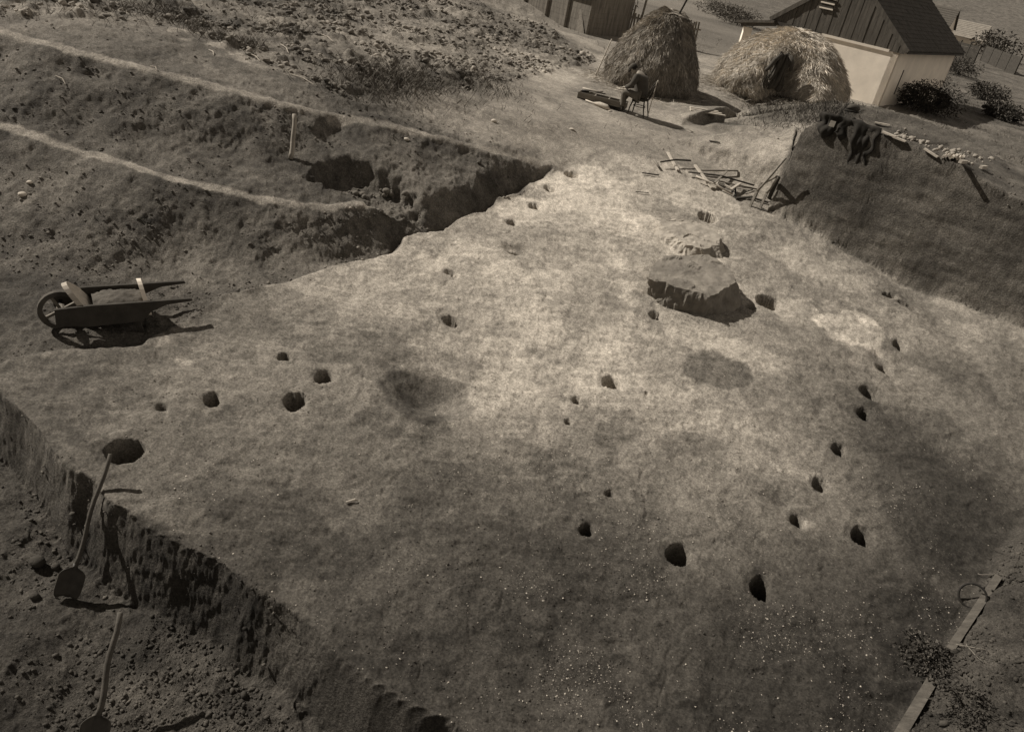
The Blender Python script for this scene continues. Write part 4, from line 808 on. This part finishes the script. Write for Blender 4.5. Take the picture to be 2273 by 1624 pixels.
# ------------------------------------------------------------------ other buildings and fences
def small_house(name, base, ang_, L_, W_, hw, hr, wallm, roofm, label, cat='house', gable=None, door=False):
    e = empty(name, base, ang_); tag(e, label, cat); wm = MB()
    for c_, s_ in (((0, -W_/2, hw/2), (L_, .2, hw)), ((0, W_/2, hw/2), (L_, .2, hw)), ((-L_/2, 0, hw/2), (.2, W_-.2, hw)), ((L_/2, 0, hw/2), (.2, W_-.2, hw))): wm.box(c_, s_)
    wm.build('wall', wallm, e)
    for sx in (-1, 1): MB().prism([(sx*(L_/2), -W_/2, hw), (sx*(L_/2), W_/2, hw), (sx*(L_/2), 0, hw+hr)], (-.05, 0, .002), (.1, 0, 0)).build('gable', gable or wallm, e)
    for sy in (-1, 1):
        m = MB(); n_ = 10
        for k in range(n_):
            f0, f1_ = k/n_, (k+1.1)/n_; y0 = sy*(W_/2+.35)*(1-f0); y1 = sy*(W_/2+.35)*(1-min(f1_, 1)); z0 = hw-.35*hr/(W_/2)+(hr+.35*hr/(W_/2))*f0+.1; z1 = hw-.35*hr/(W_/2)+(hr+.35*hr/(W_/2))*min(f1_, 1)+.05
            p_ = [Vector((-L_/2-.35, y0, z0)), Vector((L_/2+.35, y0, z0)), Vector((L_/2+.35, y1, z1)), Vector((-L_/2-.35, y1, z1))]; m.add(p_+[q-Vector((0, 0, .07)) for q in p_], [(0,1,2,3),(7,6,5,4),(0,4,5,1),(1,5,6,2),(2,6,7,3),(3,7,4,0)])
        m.build('roof', roofm, e)
    if door:
        MB().box((-L_/2-.11, .0, .95), (.06, .9, 1.9)).build('door', WOODD, e); MB().box((0, -W_/2-.11, 1.3), (.8, .06, .7)).build('window', WOODD, e)
    return e
fh = at(1845, 326)
dist_f = math.hypot(fh.x, fh.y)
def dirpx(p0, p1):
    a_ = at(*p0); b_ = at(*p1); return a_, b_
e = small_house('far_house', at(1840, 318)+Vector((0, 1, -.1)), math.radians(150), 6.5, 4.6, 1.7, 1.9, PLASTER, TILEP, 'small distant house at far right with pale striped roof and dark gable', gable=PLANKM, door=True)
_r7 = ray(1780, 285); _r7 = _r7/math.hypot(_r7[0], _r7[1])
e = small_house('far_house', Vector((_r7[0]*135, _r7[1]*135, 2.3)), math.radians(150), 8.0, 6.5, 2.1, 2.4, PLASTER, PLANKM, 'house half hidden behind the roof of the white house, grey sloping roof', gable=PLASTER, door=True)
# plank shed and picket fence at the foot of the field
def plank_wall(e, a_, b_, h, wv=.16, mat=None, name='boards', gap=.006, skip=0.0):
    m = MB(); d = b_-a_; L_ = Vector((d.x, d.y, 0)).length; n_ = int(L_/(wv+gap)); dr = Vector((d.x, d.y, 0)).normalized(); nr_ = Vector((-dr.y, dr.x, 0))
    for k in range(n_):
        if rng.rand() < skip: continue
        hh = h*(1+.05*rng.randn()); c_ = a_+d*((k+.5)/n_); z_ = c_.z
        m.box(Vector((c_.x, c_.y, z_+hh/2))+nr_*(.012*rng.rand()), (wv, .025, hh), d.to_track_quat('X', 'Z').to_matrix())
    return m.build(name, mat or FENCEM, e)
sa = Vector((-3.9, 42.4, 2.45)); sb = Vector((.25, 38.6, 2.45)); e = empty('plank_shed', sa); tag(e, 'long grey plank shed beyond the edge of the cloddy field', 'shed')
o_ = Vector((0, 0, 0)); d = sb-sa
m = MB(); nrow = 9
for k in range(nrow): m.bar(Vector((0, 0, .12+.22*k)), d+Vector((0, 0, .12+.22*k)), .03+.008*(k % 2), .215)
m.build('wall', FENCEM, e)
bk_ = Vector((1.9, 2.1, 0)); m = MB()
for k in range(nrow): m.bar(d+Vector((0, 0, .12+.22*k)), d+bk_+Vector((0, 0, .12+.22*k)), .03+.008*(k % 2), .215)
m.build('wall', FENCEM, e); m = MB()
for k in range(nrow): m.bar(Vector((0, 0, .12+.22*k)), bk_+Vector((0, 0, .12+.22*k)), .03+.008*(k % 2), .215)
m.build('wall', FENCEM, e)
for f in (0, .22, .5, .74, 1): MB().bar(d*f+Vector((0, -.06, -.1)), d*f+Vector((0, -.06, 2.1)), .10, .10).build('post', WOODG, e)
m = MB(); dn = d.normalized(); nb = Vector((-dn.y, dn.x, 0))
for k in range(22):
    f0 = (k-.5)/21; m.bar(d*f0-nb*.35+Vector((0, 0, 2.0)), d*f0+bk_+nb*.2+Vector((0, 0, 2.75)), .24, .03)
m.build('roof', PLANKM, e)
MB().prism([d+Vector((0, 0, .1)), d+Vector((.5, -.55, .1)), d+Vector((0, 0, 1.5))], -dn*.9, dn*.08).build('lean_board', WOODG, e)
pk = empty('picket_fence', (1.0, 40.3, 2.5)); tag(pk, 'tall fence of uneven upright pickets behind the left haystack', 'fence')
pd = Vector((4.6, 1.2, 0)); nP = 34
for k in range(nP):
    h_ = 1.35*(1+.07*rng.randn()); MB().box(pd*(k/nP)+Vector((0, 0, h_/2)), (.085, .03, h_), (pd.to_track_quat('X', 'Z').to_matrix())@Matrix.Rotation(.03*rng.randn(), 3, 'Y')).build('picket', FENCEM, pk)
for z_ in (.35, 1.05): MB().bar(Vector((0, .04, z_)), pd+Vector((0, .04, z_)), .04, .07).build('rail', WOODG, pk)
MB().bar(pd*.35+Vector((0, .1, 0)), pd*.37+Vector((0, .1, 2.6)), .08, .08).build('post', WOODG, pk)
# fences near the far house
def board_fence(a_, b_, h, label):
    e = empty('board_fence', a_); tag(e, label, 'fence'); d = b_-a_; nr_ = 6; h = h*.8
    for k in range(nr_): MB().bar(Vector((0, 0, .1+h*k/nr_)), d+Vector((0, 0, .1+h*k/nr_)), .03, h/nr_*.97).build('board', WOODD, e)
    for f in np.linspace(0, 1, 5): MB().bar(d*f+Vector((0, .06, -.1)), d*f+Vector((0, .06, h+.15)), .12, .12).build('post', WOODD, e)
board_fence(at(1806, 330), at(1862, 346), 2.2, 'dark board fence running in front of the distant house')
board_fence(at(1873, 340), at(1925, 362), 2.2, 'dark board fence along the right border of the view')
# loose straw lying round the foot of the stacks
for c_, n_, r0_ in ((hc1, 2200, 1.35), (hc2, 4200, 2.1)):
    a_ = rng.rand(n_)*6.283; r_ = r0_+np.abs(rng.randn(n_))*.45; X = c_.x+r_*np.cos(a_); Y = c_.y+r_*np.sin(a_); dd = rng.randn(n_, 3); dd[:, 2] = .12*np.abs(dd[:, 2])
    blades('loose_straw', X, Y, ground_z(X, Y)+.01, .12+.2*rng.rand(n_), .004, .3, .25+.25*rng.rand(n_), STRAWM, None, dirs=dd, label='loose straw scattered round the foot of the haystacks', cat='straw', kind='stuff')
# shrubs
weed('shrub', 1790, 420, 3600, 1.05, 1.05, .045, 'dark dense shrub growing beside the shaded wall of the white house', 'shrub', (.10, .018), stems=14)
weed('shrub', 1755, 408, 900, .55, .8, .05, 'small dark shrub against the right corner of the white house', 'shrub', (.10, .02), stems=9)
weed('shrub', 1800, 392, 900, .9, 1.3, .14, 'thin pale twiggy bush rising behind the dark dense shrub', 'shrub', (.09, .012), stems=22)
weed('shrub', 1889, 335, 1200, 2.6, 3.0, .10, 'round bush beside the distant house at the right border', 'shrub', (.3, .09), stems=10)
for px, py, r_, h_, tn_, lb in [(1840,362,1.4,1.2,.07,'low dark bush on the waste ground right of the white house'),(1880,400,1.0,.8,.07,'low bush on the slope near the right border'),(1905,430,.8,.6,.06,'small dark bush just above the rubble at the right border'),(1300,262,2.0,2.6,.09,'bush behind the fence, left of the tall haystack'),(1500,285,1.6,1.2,.11,'low scrub on the slope between the two haystacks'),(1475,272,2.0,1.1,.11,'wide low scrub patch far behind the tall haystack')]:
    weed('bush', px, py, 1800, r_, h_, tn_, lb, 'bush', (.14, .028), stems=8)
# ------------------------------------------------------------------ man drawing on a chair
zoom4 = lambda a, b: ((2200+a*.1496)/D, (620+b*.1496)/D)
cf = at(*zoom4(1500, 960)); face = math.radians(157)
pz = cf.z
def skin(name, mat, parent, verts, edges, radii, lvl=2, root=0):
    me = bpy.data.meshes.new(name); me.from_pydata(verts, edges, []); me.materials.append(mat); o = bpy.data.objects.new(name, me); COL.objects.link(o); o.parent = parent
    sm = o.modifiers.new('skin', 'SKIN'); sm.use_smooth_shade = True
    if not me.skin_vertices: me.attributes.new
    for k, r in enumerate(radii):
        sv = me.skin_vertices[0].data[k] if me.skin_vertices else None
        if sv is not None: sv.radius = r if hasattr(r, '__len__') else (r, r); sv.use_root = (k == root)
    ss = o.modifiers.new('sub', 'SUBSURF'); ss.levels = lvl; ss.render_levels = lvl
    return o
man = empty('person', cf, face); tag(man, 'man in dark jacket and cap bent over a drawing, seated on a bentwood chair', 'person')
# body: hips, spine, neck, arms, legs as one surface (local x = where he faces)
bv = [(0,0,.52),(.03,0,.70),(.10,0,.90),(.19,0,1.05),(.27,0,1.10),(.32,0,1.11),
      (.17,.20,.99),(.25,.27,.74),(.46,.14,.64),(.54,.10,.61),(.17,-.20,.99),(.25,-.27,.74),(.46,-.14,.64),(.54,-.10,.61),
      (.04,.10,.50),(.44,.15,.53),(.40,.15,.30),(.38,.15,.09),(.50,.16,.045),(.04,-.10,.50),(.38,-.14,.54),(.50,-.14,.30),(.56,-.14,.09),(.68,-.15,.045)]
be = [(0,1),(1,2),(2,3),(3,4),(4,5),(3,6),(6,7),(7,8),(8,9),(3,10),(10,11),(11,12),(12,13),(0,14),(14,15),(15,16),(16,17),(17,18),(0,19),(19,20),(20,21),(21,22),(22,23)]
br = [(.13,.15),(.12,.14),(.13,.15),(.10,.12),.055,.06,.055,.042,.03,.035,.055,.042,.03,.035,.085,.062,.052,.038,.035,.085,.062,.052,.038,.035]
body = skin('body', SKIN, man, bv, be, br)
hm_ = []
head = empty('tmp'); bpy.data.objects.remove(head)
V, F_ = rock_proto(5, 3, 0, 1.0); V = V/np.array([1, .85, 1]); R_ = Matrix.Rotation(math.radians(48), 3, 'Y')
def headshape(p):
    x, y, z = p; x *= .098; y *= .076; z *= .118
    if z < 0: y *= 1-.25*(-z/.118); x *= 1-.08*(-z/.118)
    if x > .08 and abs(y) < .02: x += .022*math.exp(-((z+.005)/.02)**2)*(1-abs(y)/.02)          # nose
    if x > .06: x -= .012*math.exp(-((abs(y)-.03)/.012)**2-((z-.02)/.014)**2); x -= .006*math.exp(-((z+.05)/.006)**2)*(abs(y) < .028)
    if abs(x) < .022 and abs(y) > .06: y *= 1+.16*math.exp(-((z-.0)/.03)**2)                    # ears
    return Vector((x, y, z))
hv = [R_@headshape(p)+Vector((.375, 0, 1.115)) for p in V]
mesh_np('head', np.array([tuple(p) for p in hv]), F_, SKIN, man, True)
mesh_np('hair', np.array([tuple(R_@(headshape(p)*1.05+Vector((-.012, 0, .008)))+Vector((.375, 0, 1.115))) for p in V if True]), np.array([f for f in F_ if all(V[i][0] < .35 and V[i][2] > -.45 for i in f)]), CLOTHD, man, True)
m = MB(); kk = 20
for r_, z_ in ((.115, .045), (.118, .085), (.105, .125), (.06, .148)):
    m.v += [tuple(R_@Vector((r_*math.cos(a)-.005, r_*.88*math.sin(a), z_))+Vector((.375, 0, 1.115))) for a in np.linspace(0, 2*math.pi, kk, endpoint=False)]
m.f += [(i*kk+j, i*kk+(j+1) % kk, (i+1)*kk+(j+1) % kk, (i+1)*kk+j) for i in range(3) for j in range(kk)]+[tuple(3*kk+j for j in range(kk))]
cap = m.build('cap', CLOTHJ, man, True)
m = MB(); m.v = [tuple(R_@Vector((math.cos(a)*r_, math.sin(a)*r_*.8, .05-.02*(r_ > .12)))+Vector((.375, 0, 1.115))) for r_ in (.10, .165) for a in np.linspace(-1.2, 1.2, 10)]
m.f = [(j, j+1, 11+j, 10+j) for j in range(9)]; vz_ = m.build('visor', CLOTHD, cap, True); vz_.modifiers.new('thickness', 'SOLIDIFY').thickness = .008
jv = [(0,0,.52),(.03,0,.70),(.10,0,.90),(.18,0,1.04),(.17,.19,1.0),(.25,.27,.74),(.44,.14,.645),(.17,-.19,1.0),(.25,-.27,.74),(.44,-.14,.645),(-.02,0,.42)]
skin('jacket', CLOTHJ, man, jv, [(10,0),(0,1),(1,2),(2,3),(3,4),(4,5),(5,6),(3,7),(7,8),(8,9)], [(.19,.22),(.18,.20),(.19,.22),(.13,.15),.10,.08,.065,.10,.08,.065,(.18,.22)], root=1)
skin('trousers', CLOTHG, man, [(0,0,.50),(.06,.11,.50),(.45,.155,.54),(.41,.155,.32),(.39,.155,.14),(.06,-.11,.50),(.39,-.145,.55),(.51,-.145,.32),(.56,-.145,.14)], [(0,1),(1,2),(2,3),(3,4),(0,5),(5,6),(6,7),(7,8)], [(.15,.16),.12,.10,.085,.08,.12,.10,.085,.08])
for sx, sy in ((.38, .155), (.56, -.145)):
    skin('boot', WOODD, man, [(sx,sy,.17),(sx,sy,.07),(sx+.10,sy,.05),(sx+.17,sy,.045)], [(0,1),(1,2),(2,3)], [.05,.05,.045,.038])
def hand(px_, sy):
    w0 = Vector(px_); vs = [tuple(w0), tuple(w0+Vector((.04, 0, -.01)))]; es = [(0, 1)]; rs_ = [.024, (.034, .016)]
    for k, (dy, L_) in enumerate([(.027,.062),(.009,.072),(-.009,.068),(-.026,.052)]):
        n0 = len(vs); p0 = w0+Vector((.065, dy, -.012)); vs += [tuple(p0), tuple(p0+Vector((L_*.5, 0, -.014))), tuple(p0+Vector((L_*.72, 0, -.045)))]; es += [(1, n0), (n0, n0+1), (n0+1, n0+2)]; rs_ += [.0095, .0088, .0075]
    n0 = len(vs); vs += [tuple(w0+Vector((.03, -sy*.038, -.012))), tuple(w0+Vector((.06, -sy*.05, -.03)))]; es += [(1, n0), (n0, n0+1)]; rs_ += [.0105, .009]
    return skin('hand', SKIN, man, vs, es, rs_, 1)
hand((.47, .13, .635), 1); hand((.47, -.13, .635), -1)
bd = MB().box((.52, 0, .575), (.30, .42, .014), Matrix.Rotation(.12, 3, 'Y')).build('drawing_board', WOODP); bd.location = cf; bd.rotation_euler = (0, 0, face); tag(bd, 'drawing board resting on the knees of the seated man', 'drawing board')
ch = empty('bentwood_chair', cf, face); tag(ch, 'dark bentwood chair under the seated man', 'chair')
m = MB(); kk = 24; m.v = [(-.02+.215*math.cos(a), .205*math.sin(a), z_) for z_ in (.425, .46) for a in np.linspace(0, 2*math.pi, kk, endpoint=False)]; m.f = [tuple(range(kk))[::-1], tuple(range(kk, 2*kk))]+[(j, (j+1) % kk, kk+(j+1) % kk, kk+j) for j in range(kk)]
m.build('seat', WOODD, ch)
for sx, sy in ((1, 1), (1, -1), (-1, 1), (-1, -1)): MB().tube([(-.02+sx*.15, sy*.14, .43), (-.02+sx*.20, sy*.175, .2), (-.02+sx*(.21 if sx > 0 else .26), sy*.19, 0)], [.019, .018, .014], 8).build('leg', WOODD, ch, True)
MB().tube([(-.02+.165*math.cos(a), .155*math.sin(a), .25) for a in np.linspace(0, 2*math.pi, 22)], .010, 6, cap=False).build('leg_ring', WOODD, ch, True)
MB().tube([(-.19, .17, .44), (-.24, .18, .65), (-.30, .16, .86), (-.33, .08, .95), (-.335, 0, .965), (-.33, -.08, .95), (-.30, -.16, .86), (-.24, -.18, .65), (-.19, -.17, .44)], .016, 8).build('back_frame', WOODD, ch, True)
MB().tube([(-.19, .10, .46), (-.26, .10, .68), (-.295, .06, .82), (-.305, 0, .85), (-.295, -.06, .82), (-.26, -.10, .68), (-.19, -.10, .46)], .012, 8).build('back_hoop', WOODD, ch, True)
rl = Matrix.Rotation(face, 3, 'Z'); cn = MB().tube([Vector((-.36, .12, .15)), Vector((-.37, .12, .80)), Vector((-.37, .12, .93)), Vector((-.37, .10, .985)), Vector((-.37, .05, 1.01)), Vector((-.37, .0, .985)), Vector((-.37, -.02, .93))], .011, 8).build('walking_cane', WOODP, None, True)
cn.location = cf; cn.rotation_euler = (0, 0, face); tag(cn, 'pale cane hooked over the back of the bentwood chair', 'cane')
# long tool box with its tools
ba = at(*zoom4(405, 640)); bb_ = at(*zoom4(1115, 868)); d = (bb_-ba); d.z = 0; L_ = d.length*1.22; dn = d.normalized(); tb = empty('tool_box', (ba.x, ba.y, ba.z+.0), math.atan2(dn.y, dn.x)); tag(tb, 'long open wooden tool box with dividers on the ground beside the seated man', 'tool box')
bwid = .36; bh = .15
for y_ in (0, bwid): MB().box((L_/2, y_, bh/2+.02), (L_, .022, bh)).build('side_board', WOODG, tb)
for x_ in (.012, L_*.33, L_*.62, L_-.012): MB().box((x_, bwid/2, bh/2+.02-(.01 if 0.1 < x_ < L_-.1 else 0)), (.02, bwid-.024, bh-(.02 if .1 < x_ < L_-.1 else 0))).build('divider', WOODP if .1 < x_ < L_-.1 else WOODG, tb)
MB().box((L_/2, bwid/2, .015), (L_, bwid, .02)).build('bottom_board', WOODD, tb)
tl = lambda x, y, z: Vector(tb.location)+Matrix.Rotation(tb.rotation_euler.z, 3, 'Z')@Vector((x, y, z))
for a_, b_, r_, mt, lb in [((.05,.28,.24),(.62,.20,.25),.022,WOODP,'pale roll lying over the far end of the tool box'),((.30,.02,.22),(.62,.30,.27),.016,WOODG,'grey handle laid across the tool box'),((.18,.10,.23),(.72,.22,.24),.014,WOODD,'dark handle sticking out of the tool box, pointing right'),((.08,.10,.20),(.30,.14,.22),.03,IRON,'dark iron tool in the far left end of the tool box')]:
    p0, p1 = tl(*a_), tl(*b_); o = MB().tube([Vector((0, 0, 0)), p1-p0], r_, 8).build('hand_tool', mt, None, True); o.location = p0; tag(o, lb, 'tool')
p0, p1 = at(*zoom4(560, 700)), at(*zoom4(1010, 880)); o = MB().tube([Vector((0, 0, .03)), (p1-p0)*.3+Vector((0, 0, .03)), (p1-p0)*.55+Vector((0, 0, .06)), (p1-p0)*.85+Vector((0, 0, .06)), (p1-p0)+Vector((0, 0, .03))], [.018, .022, .065, .07, .02], 10).build('cloth_bundle', SHELL, None, True); o.location = p0; tag(o, 'pale tapering bundle on the ground along the near side of the tool box', 'bundle')
for zc, r_, lb in [((1210,395),.10,'pale cloth lying at the foot of the tall haystack'),((1010,890),.05,'white scrap of paper by the seated man\'s boot'),((310,1225),.07,'pale flat stone on the ground left of the tool box shadow')]:
    V, F_ = rock_proto(int(zc[0]), 2, .3, .35); o = mesh_np('cloth' if r_ == .10 else 'scrap' if r_ == .05 else 'stone', V*r_, F_, SHELL); o.location = at(*zoom4(*zc))+Vector((0, 0, r_*.2)); tag(o, lb, 'scrap')
# bits of wood on the field
for p0, p1 in (((750,330),(768,342)),((690,325),(697,333)),((800,316),(812,330)),((815,362),(850,378)),((905,322),(920,338)),((860,300),(880,312)),((455,365),(470,378)),((600,350),(610,356)),((900,1019),(918,1016)),((960,545),(962,550))):
    a_, b_ = at(*p0), at(*p1); v_ = b_-a_
    if v_.length > 1.5: v_ = v_.normalized()*.9
    o = MB().tube([Vector((0, 0, .02)), v_*.5+Vector((.03, .02, .04)), v_+Vector((0, 0, .02))], [.010, .012, .007], 6).build('twig', WOODP); o.location = a_; tag(o, 'short bleached twig lying on the dug ground', 'twig', 'bleached twigs on the ground')
